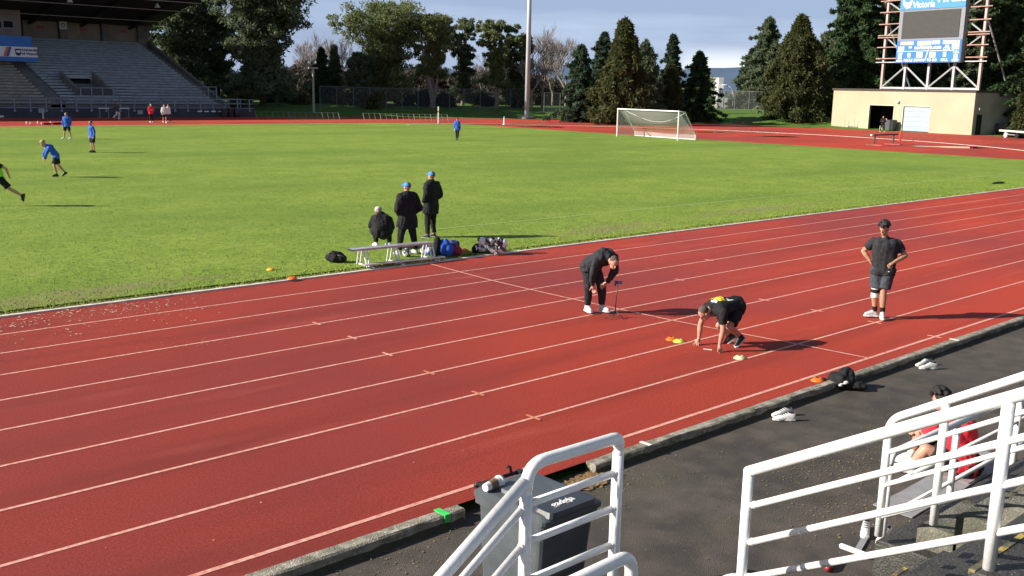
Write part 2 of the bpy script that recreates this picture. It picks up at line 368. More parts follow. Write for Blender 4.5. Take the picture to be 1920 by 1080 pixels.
# outer kerb: worn concrete blocks, with a gap where a drain crosses
conc = mat('worn_kerb_concrete', (.36, .33, .27), .9, (.17, .155, .115), 7, .9, 60, detail=8)
addmix(conc, (.08, .085, .04), 2.5, .52, .68, .7, 6); addmix(conc, (.60, .56, .48), 28, .60, .70, .85, 4)
def worn_box(mb, x0, x1, y0, y1, z0, z1, n, j=.006):
    rs = []
    for i in range(n+1):
        x = x0+(x1-x0)*i/n
        r = lambda: random.uniform(-j, j)
        rs.append([(x, y0+r(), z0), (x, y1+r(), z0), (x, y1+r(), z1-.012+r()*.5), (x, y1-.02+r(), z1+r()*.5), (x, (y0+y1)/2, z1+r()), (x, y0+.02+r(), z1+r()*.5), (x, y0+r(), z1-.015+r()*.5)])
    mb.rings([ [Vector(p) for p in q] for q in rs])
mb = MB()
worn_box(mb, -50, -8.52, -11.42, -11.262, -.14, .02, 220); mb.build('kerb', conc, None, kind='structure')
mb = MB(); worn_box(mb, -6.62, 50, -11.41, -11.262, -.14, .02, 320); mb.build('kerb', conc, None, kind='structure')
for (x0_, x1_) in ((-50, -8.55), (-6.62, 50)):  # dark moss strip; shade of the kerb's near face is put into its colour
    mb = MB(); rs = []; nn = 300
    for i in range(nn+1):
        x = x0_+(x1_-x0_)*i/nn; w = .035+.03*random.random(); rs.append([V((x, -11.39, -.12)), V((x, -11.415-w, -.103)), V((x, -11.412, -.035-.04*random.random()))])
    mb.rings(rs); mb.build('dark_strip', mat('moss_and_kerb_shade', (.035, .036, .018), .95, (.06, .05, .03), 9), None, kind='structure')
gd = mat('green_tape', (.05, .62, .12), .6)
g = G(832, 963, .02); t = thing('tape_strip', 'bright green tape wrapped over the concrete kerb left of the wheelie bin', 'tape', (g.x, -11.36, .02))
mb = MB(); mb.box((-.035, -.066, .004), (.035, .105, .012)); mb.box((-.035, -.073, -.07), (.035, -.0662, .012)); mb.build('band', gd, t)
wd = mat('white_wash', (.75, .72, .66), .8)
for (x, y, w, lb) in [(1213, 833, .05, 'first white paint stripe across the kerb, right of the kerb gap'), (1803, 640, .06, 'white paint stripe across the kerb beyond the second pair of shoes')]:
    g = G(x, y, .02); mb = MB(); mb.box((g.x-w/2, -11.415, .024), (g.x+w/2, -11.255, .030)); mb.build('kerb_marking', wd, None, kind='structure')
# dead leaves and grit on the apron and moss at the kerb
def flecks(name, n, xr, yr, z, s, m, lab, clump=None):
    vs, fs = [], []
    for i in range(n):
        if clump and random.random() < .7: cx, cy, rr = random.choice(clump); x = random.gauss(cx, rr); y = random.gauss(cy, rr*.5)
        else: x = random.uniform(*xr); y = random.uniform(*yr)
        a = random.uniform(0, 6.28); q = s*random.uniform(.5, 1.5); k = len(vs)
        for j in range(4):
            b = a+j*1.57+random.uniform(-.4, .4); rr2 = q*(1 if j % 2 else .5); vs.append((x+rr2*math.cos(b), y+rr2*math.sin(b), z+random.uniform(.003, .012)))
        fs.append((k, k+1, k+2, k+3))
    me = bpy.data.meshes.new(name); me.from_pydata(vs, [], fs); me.materials.append(m); return link(name, me, None, kind='stuff', label=lab)
leafm = mat('dry_leaf_litter', (.22, .17, .085), .9, (.10, .085, .045), 30)
flecks('leaf_litter', 2200, (-12, 9), (-16.5, -11.6), -.1, .013, leafm, 'scattered dry leaf bits and grit on the dark asphalt apron', [(-6.5, -11.7, .5), (-4.6, -12.9, .5), (-5.4, -13.8, .5), (-9.5, -11.7, .8), (-2, -12.8, .6), (-3.6, -13.3, .5)])
flecks('leaf_litter', 700, (-8.2, -6.5), (-11.7, -11.35), -.09, .03, mat('brown_leaf_litter', (.30, .18, .08), .9, (.14, .09, .04), 30), 'brown leaves piled at the broken end of the kerb', [(-6.75, -11.5, .16)])
flecks('grit', 330, (-12, -6), (-2.2, -.2), .002, .026, mat('pale_grit_light', (.62, .46, .36), .9, (.5, .3, .2), 30), 'pale torn rubber and dry mud crumbs on the inner lane at the left', [(*_g(150, 584), .5), (*_g(220, 580), .6), (*_g(265, 575), .4), (*_g(50, 606), .3)])
chip = mat('pale_grit', (.55, .36, .26), .9, (.4, .2, .14), 30)
flecks('grit', 420, (-22, 6), (-10.9, -.2), .002, .011, chip, 'pale grit and chips scattered on the red track', [(*_g(200, 585), 1.2), (*_g(300, 570), 1.2), (*_g(850, 510), .6), (*_g(380, 640), .5)])
# puddles in the red end zone
pud = mat('puddle_water', (.10, .03, .03), .04, (.07, .02, .02), 5, spec=1.)
for (x, y, a, b) in [(1790, 276, 2.6, .7), (1022, 238, 2.2, .8), (1335, 248, 2.0, .5), (1450, 256, 2.5, .6), (1440, 233+16, 1.2, .5)]:
    g = G(x, y); ps = []
    for k in range(28):
        t = 2*math.pi*k/28; rr = 1+.22*math.sin(3*t+x)+.12*math.sin(5*t+y); u = Vector((CR.x, CR.y)).normalized(); vv = Vector((-u.y, u.x))
        ps.append((g.x+u.x*a*rr*math.cos(t)+vv.x*b*2*rr*math.sin(t), g.y+u.y*a*rr*math.cos(t)+vv.y*b*2*rr*math.sin(t)))
    sheet('puddle', ps, .006, pud)
# inner white kerb light line of the curve is the kerb itself; inner runway marks in the end zone
# ------------------------------------------------------------------ shared materials
skin = mat('skin', (.50, .27, .19), .55, (.42, .21, .15), 14, spec=.4)
skin2 = mat('tanned_skin', (.42, .235, .15), .55, (.35, .18, .11), 14, spec=.4)
blackc = mat('black_cloth', (.014, .014, .016), .85, (.008, .008, .010), 20, .3, 120, spec=.3)
darkc = mat('charcoal_cloth', (.030, .031, .036), .85, (.018, .019, .022), 20, .3, 120, spec=.3)
greyc = mat('slate_grey_cloth', (.055, .065, .08), .85, (.04, .048, .06), 20, .3, 120, spec=.3)
redc = mat('red_cloth', (.72, .025, .045), .8, (.55, .015, .03), 8, .3, 80, spec=.3)
bluec = mat('royal_blue_cloth', (.03, .13, .55), .75, (.02, .08, .38), 10, .3, 80, spec=.3)
capb = mat('blue_cap_cloth', (.06, .25, .75), .7)
whitec = mat('white_cloth', (.72, .70, .68), .8, (.58, .56, .55), 20)
shoew = mat('white_shoe', (.72, .71, .69), .6, (.5, .5, .5), 40)
shoek = mat('black_shoe', (.02, .02, .022), .5)
shoeg = mat('pale_grey_shoe', (.50, .50, .49), .6, (.36, .37, .37), 40)
limec = mat('lime_bib', (.28, .8, .03), .7)
hairk = mat('black_hair', (.012, .010, .009), .5, (.006, .005, .005), 60, .6, 150)
hairb = mat('brown_hair', (.09, .055, .03), .6, (.05, .03, .02), 60, .6, 150)
hairs = mat('cropped_hair', (.10, .075, .06), .8, (.06, .045, .035), 60, .3, 150)
hairy = mat('blond_hair', (.50, .36, .14), .6, (.35, .24, .1), 60, .6, 150)
# ------------------------------------------------------------------ people
def person(label, at, J, wear, face=(0, -1, 0), up=(0, 0, 1), scale=1., fat=1., vox=.009, sk=skin, hair=hairk, hairkind='short', group=None, hand=None, toe=None, cap=None, name='person', extra=None):
    """J: joints in a frame (right in view, away, up) around the point `at`; every figure is one remeshed body with clothes as children"""
    at = Vector(at); dv = (at-CAM); az = math.atan2(dv.x, dv.y)
    J = {k: Vector(v)*scale for k, v in J.items()}
    s = scale; f = fat
    b = MB(); C = lambda m, a, c, r0, r1, d=True: m.cone(a, c, r0*s, r1*s, 14, d)
    pel, chest, neck = J['pel'], J['chest'], J['neck']
    hl, hr, sl, sr = J['hipL'], J['hipR'], J['shL'], J['shR']
    def torso(m, inf, lo=True, hem=None, dome=True):
        pl = pel+(hl-pel)*.7; pr = pel+(hr-pel)*.7
        cl = chest+(sl-chest)*.45; c_r = chest+(sr-chest)*.45
        a, c = (pl, pr)
        ml = (pl+cl)/2; mr = (pr+c_r)/2
        C(m, a, ml, .105*f+inf, .100*f*f+inf); C(m, c, mr, .105*f+inf, .100*f*f+inf)
        C(m, ml, cl, .100*f*f+inf, .108*f+inf); C(m, mr, c_r, .100*f*f+inf, .108*f+inf)
        C(m, (pl+pr)/2, (ml+mr)/2, .115*f+inf, .112*f*f+inf); C(m, (ml+mr)/2, chest, .112*f*f+inf, .118*f+inf)
        C(m, sl+(sr-sl)*.06, sr+(sl-sr)*.06, .062*f+inf, .062*f+inf)
        C(m, chest, neck-(neck-chest)*.15, .10+inf, .068+inf)
    torso(b, 0)
    C(b, chest+(neck-chest)*.4, neck, .075, .056); head = J['head']; C(b, neck, neck+(head-neck)*.7, .056, .052)
    fw = Vector(face).normalized(); upv = Vector(up); upv = (upv-fw*upv.dot(fw)).normalized(); rt = fw.cross(upv)
    hp = lambda x, y, z: head+(rt*x+fw*y+upv*z)*s
    b.ell(hp(0, -.008, .022), [q*s for q in (.076, .094, .098)], rt, fw, upv, 20, 14)
    b.ell(hp(0, .022, -.045), [q*s for q in (.056, .064, .068)], rt, fw, upv, 16, 10)
    C(b, hp(0, .088, .012), hp(0, .104, -.018), .008, .014)                      # nose
    b.ell(hp(0, .082, -.062), [q*s for q in (.024, .013, .010)], rt, fw, upv, 10, 8)  # mouth
    b.ell(hp(0, .075, .034), [q*s for q in (.048, .014, .009)], rt, fw, upv, 10, 8)  # brow
    for q in (-1, 1): b.ell(hp(q*.078, -.005, -.005), [t*s for t in (.012, .02, .032)], rt, fw, upv, 8, 6)
    segs = {}
    for side in 'LR':
        sh, el, wr = J['sh'+side], J['el'+side], J['wr'+side]
        C(b, sh, el, .054*f, .041*f); C(b, el, el+(wr-el)*.35, .042*f, .043*f); C(b, el+(wr-el)*.35, wr, .043*f, .027)
        hd = (hand or {}).get(side); d = Vector(hd[0]).normalized() if hd else (wr-el).normalized()
        nrm = Vector(hd[1]) if hd else Vector((0, 1, 0)).cross(d) if abs(d.y) < .9 else Vector((1, 0, 0))
        nrm = (nrm-d*nrm.dot(d)).normalized(); lat = d.cross(nrm)*(1 if side == 'R' else -1); spread = hd[2] if hd else .2; curl = hd[3] if hd else .55
        pc = wr+d*.05*s
        b.ell(pc, [.016*s, .042*s, .052*s], nrm, lat, d, 12, 8); C(b, wr, pc, .026, .03)
        for k, (o_, ln_) in enumerate(((-.030, .068), (-.010, .078), (.010, .074), (.030, .058))):
            base = pc+(d*.04+lat*o_)*s; d1 = (d+lat*spread*o_*20*.6).normalized()
            c1 = math.sin(curl*.5); mid = base+(d1*math.cos(curl*.5)-nrm*c1)*ln_*.5*s; tip = mid+(d1*math.cos(curl*1.4)-nrm*math.sin(curl*1.4))*ln_*.5*s
            C(b, base, mid, .0105, .0095); C(b, mid, tip, .0095, .0075)
        tb = pc+(-d*.012-lat*.03)*s; td = (d*.65-lat*.75-nrm*.15).normalized(); C(b, tb, tb+td*.035*s, .013, .011); C(b, tb+td*.035*s, tb+(td*.06+d*.012)*s, .011, .008)
        hpj, kn, an = J['hip'+side], J['kn'+side], J['an'+side]
        C(b, hpj, kn, .088*f, .056*f); C(b, kn, kn+(an-kn)*.35, .055*f, .058*f); C(b, kn+(an-kn)*.35, an, .058*f, .036)
        td = Vector((toe or {}).get(side, (fw.x, fw.y, 0))).normalized()
        C(b, an, an+(td*.09+Vector((0, 0, -.035)))*s, .034, .03)
    me = remeshed(b, vox*s, 3); me.materials.append(sk)
    root = link(name, me, None, label=label, cat='person', group=group); root.location = at; root.rotation_euler = (0, 0, -az)
    def cloth(nm, mb, m, fold=.006, sm_=4, vx=None):
        q = remeshed(mb, vx or max(vox, .010)*s, sm_, fold, 9, random.uniform(0, 50)); q.materials.append(m); return link(nm, q, root)
    for it in wear:
        kind, m = it[0], it[1]; mb = MB()
        if kind in ('t_shirt', 'jacket', 'coat', 'bib', 'hooded_coat'):
            inf = {'t_shirt': .018, 'bib': .03, 'jacket': .026, 'coat': .045, 'hooded_coat': .05}[kind]
            torso(mb, inf)
            arm = {'t_shirt': .62, 'bib': 0, 'jacket': 2, 'coat': 2, 'hooded_coat': 2}[kind]
            for side in 'LR':
                sh, el, wr = J['sh'+side], J['el'+side], J['wr'+side]
                if arm:
                    C(mb, sh, sh+(el-sh)*min(1, arm), (.056*f+inf), (.047*f+inf)+(.008 if arm < 1 else 0), arm > 1)
                    if arm < 1: mb.ell(sh, [(.056*f+inf)*s]*3)
                if arm > 1: C(mb, el, el+(wr-el)*.96, .044*f+inf, .034+inf*.6, False); mb.ell(el, [(.046*f+inf)*s]*3)
            if kind in ('coat', 'hooded_coat', 'jacket', 't_shirt'):
                k = {'t_shirt': .25, 'jacket': .3, 'coat': .62, 'hooded_coat': .35}[kind]
                for side in 'LR':
                    a = J['hip'+side]; C(mb, pel+(a-pel)*.8, a+(J['kn'+side]-a)*k, .112*f+inf, .105*f+inf, False)
                a = pel; C(mb, pel, pel+((J['knL']+J['knR'])/2-pel)*k*.9, .11*f+inf, .1*f+inf, False)
            if kind in ('hooded_coat',): mb.ell(neck+Vector((0, 0, .02))*s-fw*.03*s, [.12*s, .12*s, .1*s])
            elif kind in ('coat', 'jacket'): C(mb, neck-(neck-chest)*.3, neck+(head-neck)*.35, .082, .070, False)
            cloth(kind, mb, m, {'t_shirt': .011, 'bib': .008}.get(kind, .02))
        elif kind in ('shorts', 'trousers'):
            inf = .02
            C(mb, pel+(chest-pel)*.12, pel, .118*f+inf*.3, .12*f+inf*.3); C(mb, hl, hr, .10*f+inf, .10*f+inf)
            for side in 'LR':
                a, k, n_ = J['hip'+side], J['kn'+side], J['an'+side]
                if kind == 'shorts': C(mb, a, a+(k-a)*.86, .092*f+inf, .078*f+inf+.01, False); mb.ell(a, [(.092*f+inf)*s]*3)
                else:
                    C(mb, a, k, .092*f+inf, .064*f+inf*.9); C(mb, k, k+(n_-k)*.9, .064*f+inf*.9, .048+inf*.7, False); mb.ell(k, [(.066*f+inf*.9)*s]*3)
            cloth(kind, mb, m, .014)
        elif kind in ('shoes',):
            m2 = it[2] if len(it) > 2 else shoew
            for side in 'LR':
                an = J['an'+side]; td = Vector((toe or {}).get(side, (fw.x, fw.y, 0))).normalized(); pz = Vector((0, 0, 1)); pz = (pz-td*pz.dot(td)).normalized(); lt = td.cross(pz)
                mb = MB(); low = an-pz*.062*s
                C(mb, an+pz*.005*s, low+td*-.02*s+pz*.02*s, .046, .046); C(mb, low-td*.03*s+pz*.02*s, low+td*.15*s+pz*.012*s, .042, .036); C(mb, an+td*.02*s, low+td*.12*s+pz*.02*s, .044, .038)
                q = remeshed(mb, .008*s, 3); q.materials.append(m); sh_ = link('shoe', q, root)
                mb = MB(); c = [(-.075, .036), (-.05, .044), (.03, .043), (.1, .05), (.165, .042), (.195, .015), (.195, -.015), (.165, -.042), (.1, -.05), (.03, -.043), (-.05, -.044), (-.075, -.036)]
                mb.rings([[low+(td*x*1.02+lt*y*1.02)*s-pz*.028*s for x, y in c], [low+(td*x+lt*y)*s-pz*.002*s for x, y in c]]); mb.build('sole', m2, sh_)
        elif kind == 'socks':
            for side in 'LR':
                mb = MB(); an, kn = J['an'+side], J['kn'+side]; C(mb, an, an+(kn-an)*it[2], .044, .050, False); cloth('sock', mb, m, 0, 1)
        elif kind == 'gloves':
            for side in 'LR':
                mb = MB(); wr, el = J['wr'+side], J['el'+side]; d = (wr-el).normalized(); C(mb, wr-d*.03*s, wr+d*.15*s, .04, .05); cloth('glove', mb, m, 0, 1)
    # hair and caps
    if hair is not None and hairkind != 'none':
        mb = MB(); k = {'short': 1., 'crop': .955, 'full': .97}[hairkind]
        mb.ell(hp(0, -.026, .050), [q*s*k for q in (.083, .090, .086)], rt, fw, upv, 20, 14)
        if hairkind == 'full':
            for i in range(60):
                a = random.uniform(0, 6.28); e_ = random.uniform(.1, 1.5); p_ = hp(.094*math.cos(a)*math.cos(e_), -.012+.100*math.sin(a)*math.cos(e_), .078+.086*math.sin(e_)); mb.ell(p_, [random.uniform(.018, .032)*s]*3, n=8, m=6)
        q = remeshed(mb, .007*s, 1, .005, 45); q.materials.append(hair); link('hair', q, root)
    if cap is not None:
        mb = MB(); mb.ell(hp(0, -.01, .052), [q*s for q in (.088, .102, .078)], rt, fw, upv, 20, 12)
        c = [(math.cos(R(t))*.07, .075+math.sin(R(t))*.085) for t in range(0, 181, 20)]
        mb.rings([[hp(x, y, .052-abs(x)*.25) for x, y in c], [hp(x, y, .062-abs(x)*.25) for x, y in c]])
        cp_ = mb.build('cap', cap, root, smooth=True)
    if extra: extra(root, J, hp, s, cloth, C)
    return root
def stance(face=0, turn=None, lean=0., arms='down', legs='stand', h=1.78, wid=1.):
    """joints for an upright figure; face in degrees: 0 looks away from the camera, 90 to the right, 180 to the camera, 270 left"""
    k = h/1.78
    j = dict(pel=(0, 0, .96), chest=(0, .02, 1.36), neck=(0, .0, 1.50), head=(0, .03, 1.655), shL=(-.185, 0, 1.43), shR=(.185, 0, 1.43), hipL=(-.09, 0, .93), hipR=(.09, 0, .93), knL=(-.11, .03, .51), knR=(.11, .03, .51), anL=(-.13, 0, .10), anR=(.13, 0, .10))
    a = {'down': ((.25, -.03, 1.14), (.26, .07, .90)), 'pocket': ((.29, -.06, 1.15), (.17, .10, .98)), 'hips': ((.37, -.05, 1.2), (.17, .04, 1.05)), 'run': ((.24, -.2, 1.2), (.22, .05, 1.12)), 'fold': ((.26, .05, 1.17), (.05, .2, 1.2))}[arms]
    for s_, q in (('L', -1), ('R', 1)):
        j['el'+s_] = (a[0][0]*q, a[0][1], a[0][2]); j['wr'+s_] = (a[1][0]*q, a[1][1], a[1][2])
    if arms == 'run': j['elL'] = (-.24, .12, 1.18); j['wrL'] = (-.14, .32, 1.3)
    if legs == 'walk': j.update(knL=(-.1, .2, .53), anL=(-.1, .22, .10), knR=(.1, -.02, .5), anR=(.1, -.28, .14))
    if legs == 'run': j.update(knL=(-.1, .38, .72), anL=(-.1, .25, .32), knR=(.1, -.05, .52), anR=(.1, -.42, .38))
    if legs == 'wide': j.update(knL=(-.16, .03, .51), anL=(-.23, 0, .10), knR=(.16, .03, .51), anR=(.23, 0, .10))
    if legs == 'jog': j.update(knL=(-.1, .22, .56), anL=(-.1, .1, .15), knR=(.1, -.02, .52), anR=(.1, -.35, .3))
    out_ = {}
    t = R(-face); ct, st_ = math.cos(t), math.sin(t)
    for n_, (x, y, z) in j.items():
        if z > .95 and lean: dz = z-.95; y = y+dz*math.sin(lean); z = .95+dz*math.cos(lean)
        x *= wid; out_[n_] = Vector((x*ct-y*st_, x*st_+y*ct, z))*k
    f = Vector((-math.sin(t), math.cos(t), 0)); return out_, f
V = Vector
def wear_run(top, bottom, shoe, sole=shoew): return [top, bottom, ('shoes', shoe, sole)]
# --- man standing with hands on hips on the outer lanes
J = dict(pel=(.02, 0, .98), chest=(.02, -.03, 1.38), neck=(-.01, -.04, 1.53), head=(-.03, -.09, 1.70), shL=(.22, .02, 1.44), shR=(-.20, -.02, 1.45), elL=(.375, .05, 1.22), elR=(-.365, .05, 1.25), wrL=(.17, -.17, 1.10), wrR=(-.23, .0, 1.08),
         hipL=(.11, 0, .93), hipR=(-.09, 0, .93), knL=(.05, -.05, .53), knR=(-.09, -.03, .53), anL=(.07, -.06, .12), anR=(-.07, .03, .12))
def brace(root, J, hp, s, cloth, C):
    mb = MB(); C(mb, J['knR']+V((0, 0, .13)), J['knR']+V((0, 0, -.13)), .082, .074, False); o = cloth('knee_brace', mb, whitec, 0, 1)
    mb = MB(); C(mb, J['knR']+V((0, 0, .035)), J['knR']+V((0, 0, -.035)), .088, .086, False); cloth('brace_strap', mb, blackc, 0, 1)
    mb = MB(); mb.box((.10, -.20, .93), (.125, -.190, .945)); mb.build('shirt_tag', whitec, root)
person('man in black t-shirt and grey shorts standing, hands on hips, white knee brace', G(1646, 597), J, [('t_shirt', darkc), ('shorts', greyc), ('socks', blackc, .30), ('shoes', shoeg, shoew)],
       face=(-.45, -.85, -.35), fat=1.13, vox=.006, sk=skin2, hair=hairk, hairkind='full', toe={'L': (.12, -1, 0), 'R': (-1, -.25, 0)}, hand={'L': (V((-.55, -.2, -.5)), V((-.3, .9, .2)), .1, 1.5), 'R': (V((.4, .3, -.6)), V((1, 0, .3)), .1, .8)}, extra=brace)
# --- man in dark tracksuit bent over with hands on knees
J = dict(pel=(-.13, .10, .95), chest=(.12, -.12, 1.13), neck=(.21, -.23, 1.10), head=(.30, -.33, 1.03), shR=(.00, -.24, 1.07), shL=(.31, -.05, 1.10), elR=(-.07, -.28, .80), elL=(.33, -.16, .84), wrR=(-.07, -.14, .57), wrL=(.19, -.08, .62),
         hipR=(-.19, .03, .90), hipL=(-.06, .14, .90), knR=(-.14, -.02, .50), knL=(.10, .04, .52), anR=(-.155, .06, .12), anL=(.12, .14, .12))
person('man in charcoal tracksuit bending over, hands on knees, beside the phone tripod', G(1116, 588), J, [('jacket', darkc), ('trousers', darkc), ('socks', whitec, .18), ('shoes', shoew, shoew)],
       face=(.35, -.75, -.62), up=(.35, -.5, .75), fat=1.06, vox=.006, sk=skin, hair=hairs, hairkind='crop', toe={'R': (.45, -.9, 0), 'L': (.75, -.65, 0)}, hand={'R': (V((.25, .1, -.8)), V((.0, .9, .2)), .2, .7), 'L': (V((-.5, .0, -.5)), V((0, .9, .2)), .2, .7)})
# --- runner down in a crouch start, hands on the track
J = dict(pel=(.26, .36, .72), chest=(.0, .12, .72), neck=(-.14, .06, .67), head=(-.24, .02, .58), shL=(-.21, .24, .64), shR=(.06, -.12, .65), elL=(-.30, .28, .33), elR=(.07, -.16, .34), wrL=(-.31, .25, .10), wrR=(.03, -.13, .10),
         hipL=(.25, .44, .68), hipR=(.30, .28, .67), knL=(.0, .30, .34), knR=(.17, -.02, .40), anL=(.20, .48, .13), anR=(.36, .30, .17))
def print_back(root, J, hp, s, cloth, C):
    n = (J['chest']-J['pel']).normalized(); side = (J['shR']-J['shL']).normalized(); up_ = side.cross(n).normalized()
    if up_.z < 0: up_ = -up_
    c = (J['chest']*.62+J['pel']*.38)+up_*.0
    # printed blocks on the back of the shirt, drawn onto its own surface
    sh = [o for o in root.children if o.name.startswith('t_shirt')][0]; me = sh.data
    y = mat('yellow_print', (.85, .62, .02), .8); w = mat('white_print', (.8, .8, .8), .8)
    me.materials.append(y); me.materials.append(w)
    ctr = J['chest']*1.0
    for p in me.polygons:
        d = p.center-ctr; a = d.dot(n); b_ = d.dot(side)
        if p.normal.dot(up_) < .35: continue
        if -.02 < a < .035 and abs(b_+.01) < .11 and mnoise.noise(V((b_*60, a*5, 0))) > -.25: p.material_index = 1
        elif .045 < a < .09 and abs(b_+.02) < .12 and mnoise.noise(V((b_*50, a*5, 3))) > -.25: p.material_index = 1
        elif .10 < a < .125 and abs(b_+.01) < .07 and mnoise.noise(V((b_*60, 0, 5))) > -.2: p.material_index = 2
        elif -.10 < a < -.05 and (abs(b_+.07) < .045 or abs(b_-.07) < .02) : p.material_index = 2
        elif -.17 < a < -.06 and .09 < b_ < .115: p.material_index = 2
person('man in black t-shirt with yellow back print crouching, fingertips on the track', G(1345, 655), J, [('t_shirt', blackc), ('shorts', blackc), ('socks', blackc, .2), ('shoes', shoek, shoew)],
       face=(-.62, -.30, -.95), up=(-.65, -.35, .45), fat=1.05, vox=.0055, sk=skin, hair=hairs, hairkind='crop', toe={'L': (-.75, -.3, -.62), 'R': (-.55, -.75, -.55)},
       hand={'L': (V((-.35, -.75, -.75)), V((.3, .3, 1)), .9, -.15), 'R': (V((.1, -.8, -.75)), V((.3, .3, 1)), .9, -.15)}, extra=print_back)
# --- man in red sitting on a mat by the bleacher
J = dict(pel=(.03, 0, .12), chest=(-.12, .0, .50), neck=(-.24, .03, .65), head=(-.35, .06, .80), shL=(-.37, -.14, .58), shR=(-.05, .16, .57), elL=(-.50, -.18, .36), elR=(-.34, .26, .34), wrL=(-.54, -.02, .38), wrR=(-.52, .12, .38),
         hipL=(-.04, -.10, .10), hipR=(-.04, .10, .10), knL=(-.44, -.22, .30), knR=(-.50, .08, .44), anL=(-.58, -.24, .09), anR=(-.62, .05, .09))
person('man in red t-shirt sitting on a grey mat behind the white stair rails, black hair', G(1812, 890, -.09), J, [('t_shirt', redc), ('shorts', blackc), ('socks', whitec, .3), ('shoes', shoew, shoew)],
       face=(-.85, .45, -.25), vox=.007, fat=1.18, sk=skin, hair=hairk, hairkind='full', toe={'L': (-1, -.1, .1), 'R': (-1, 0, .1)}, scale=1.0)
# --- coaches by the bench
J = dict(pel=(.04, -.04, .42), chest=(.0, .08, .70), neck=(-.04, .16, .82), head=(-.08, .26, .92), shL=(-.165, .10, .75), shR=(.165, .08, .73), elL=(-.24, .32, .56), elR=(.22, .28, .54), wrL=(-.16, .42, .58), wrR=(.12, .42, .58), hipL=(-.10, .02, .46), hipR=(.10, .02, .46), knL=(-.16, .42, .48), knR=(.16, .42, .48), anL=(-.13, .40, .10), anR=(.19, .40, .10))
bseat = G(714, 470, .0)
person('person in long black hooded coat and pale cap sitting on the aluminium bench, back turned', V((bseat.x, bseat.y, 0))+V((.10, .10, 0)), J, [('hooded_coat', blackc), ('trousers', blackc), ('shoes', shoew, shoew)], face=(-.5, .8, -.35), vox=.008, fat=1.16, hair=None, cap=mat('pale_grey_cap', (.42, .41, .38), .8), sk=skin, scale=1.03)
j, f = stance(-28, arms='pocket', legs='wide', h=1.80)
person('person in black jacket and blue cap standing directly behind the bench, hands in pockets', G(764, 478), j, [('coat', blackc), ('trousers', blackc), ('shoes', shoeg, shoew)], face=f+V((-.5, 0, .05)), vox=.008, fat=1.12, cap=capb, hair=hairb, hairkind='crop')
j, f = stance(-50, arms='pocket', legs='stand', h=1.84, lean=-.05)
person('tallest person in black jacket and blue cap, standing behind the blue and maroon bags', G(808, 447), j, [('coat', blackc), ('trousers', blackc), ('shoes', shoek, shoew)], face=f+V((-.4, 0, .05)), vox=.008, fat=1.1, cap=capb, hair=hairb, hairkind='crop')
# --- players on the field
GP = 'players in blue tops on the field'
j, f = stance(200, arms='down', legs='wide', h=1.80)
person('player in blue jacket and black shorts standing farthest back on the field, near the grandstand', G(127, 261, .03), j, [('jacket', bluec), ('shorts', blackc), ('shoes', shoew, shoew)], face=(-.9, .2, -.1), hair=hairb, group=GP)
j, f = stance(-115, arms='down', legs='stand', h=1.76, lean=.06)
person('player in blue jacket facing left with a long shadow, nearest the centre of the field', G(175, 286, .03), j, [('jacket', bluec), ('shorts', blackc), ('shoes', shoek, shoek)], face=f, hair=hairb, group=GP)
J = dict(pel=(.02, .05, .92), chest=(-.16, -.02, 1.22), neck=(-.29, -.06, 1.30), head=(-.42, -.08, 1.38), shL=(-.20, -.22, 1.24), shR=(-.24, .16, 1.27), elL=(-.33, -.24, .98), elR=(-.38, .18, 1.0), wrL=(-.40, -.2, .76), wrR=(-.44, .15, .82),
         hipL=(.04, -.04, .90), hipR=(.04, .13, .90), knL=(-.06, -.1, .50), knR=(.10, .12, .50), anL=(.02, -.08, .12), anR=(.34, .16, .18))
person('blond player in blue jacket leaning forward mid-turn, left part of the field', G(106, 332, .03), J, [('jacket', bluec), ('shorts', blackc), ('shoes', shoek, shoek)], face=(-.9, -.2, -.4), hair=hairy, hairkind='full', group=GP, toe={'L': (-.9, -.3, 0), 'R': (-.8, 0, -.5)})
J = dict(pel=(-.30, 0, .93), chest=(-.36, 0, 1.32), neck=(-.40, 0, 1.46), head=(-.46, 0, 1.62), shL=(-.36, -.19, 1.38), shR=(-.40, .19, 1.38), elL=(-.08, -.26, 1.22), elR=(-.6, .24, 1.2), wrL=(-.02, -.22, 1.0), wrR=(-.7, .16, 1.4),
         hipL=(-.29, -.09, .90), hipR=(-.29, .09, .90), knL=(-.02, -.1, .56), knR=(-.62, .1, .62), anL=(.32, -.1, .34), anR=(-.6, .1, .22))
person('running player in lime bib over dark top, at the left edge of the field', G(22, 386, .03), J, [('t_shirt', blackc), ('bib', limec), ('shorts', blackc), ('shoes', shoek, shoek)], face=(-1, .1, 0), hair=hairb, toe={'L': (-.2, 0, -1), 'R': (-1, 0, 0)})
j, f = stance(10, arms='down', legs='walk', h=1.74, wid=.8)
person('goalkeeper in blue top, black trousers and white gloves standing alone on the field', G(857, 263, .03), j, [('jacket', bluec), ('trousers', blackc), ('gloves', whitec), ('shoes', shoek, shoek)], face=f+V((-.3, 0, 0)), hair=hairb)
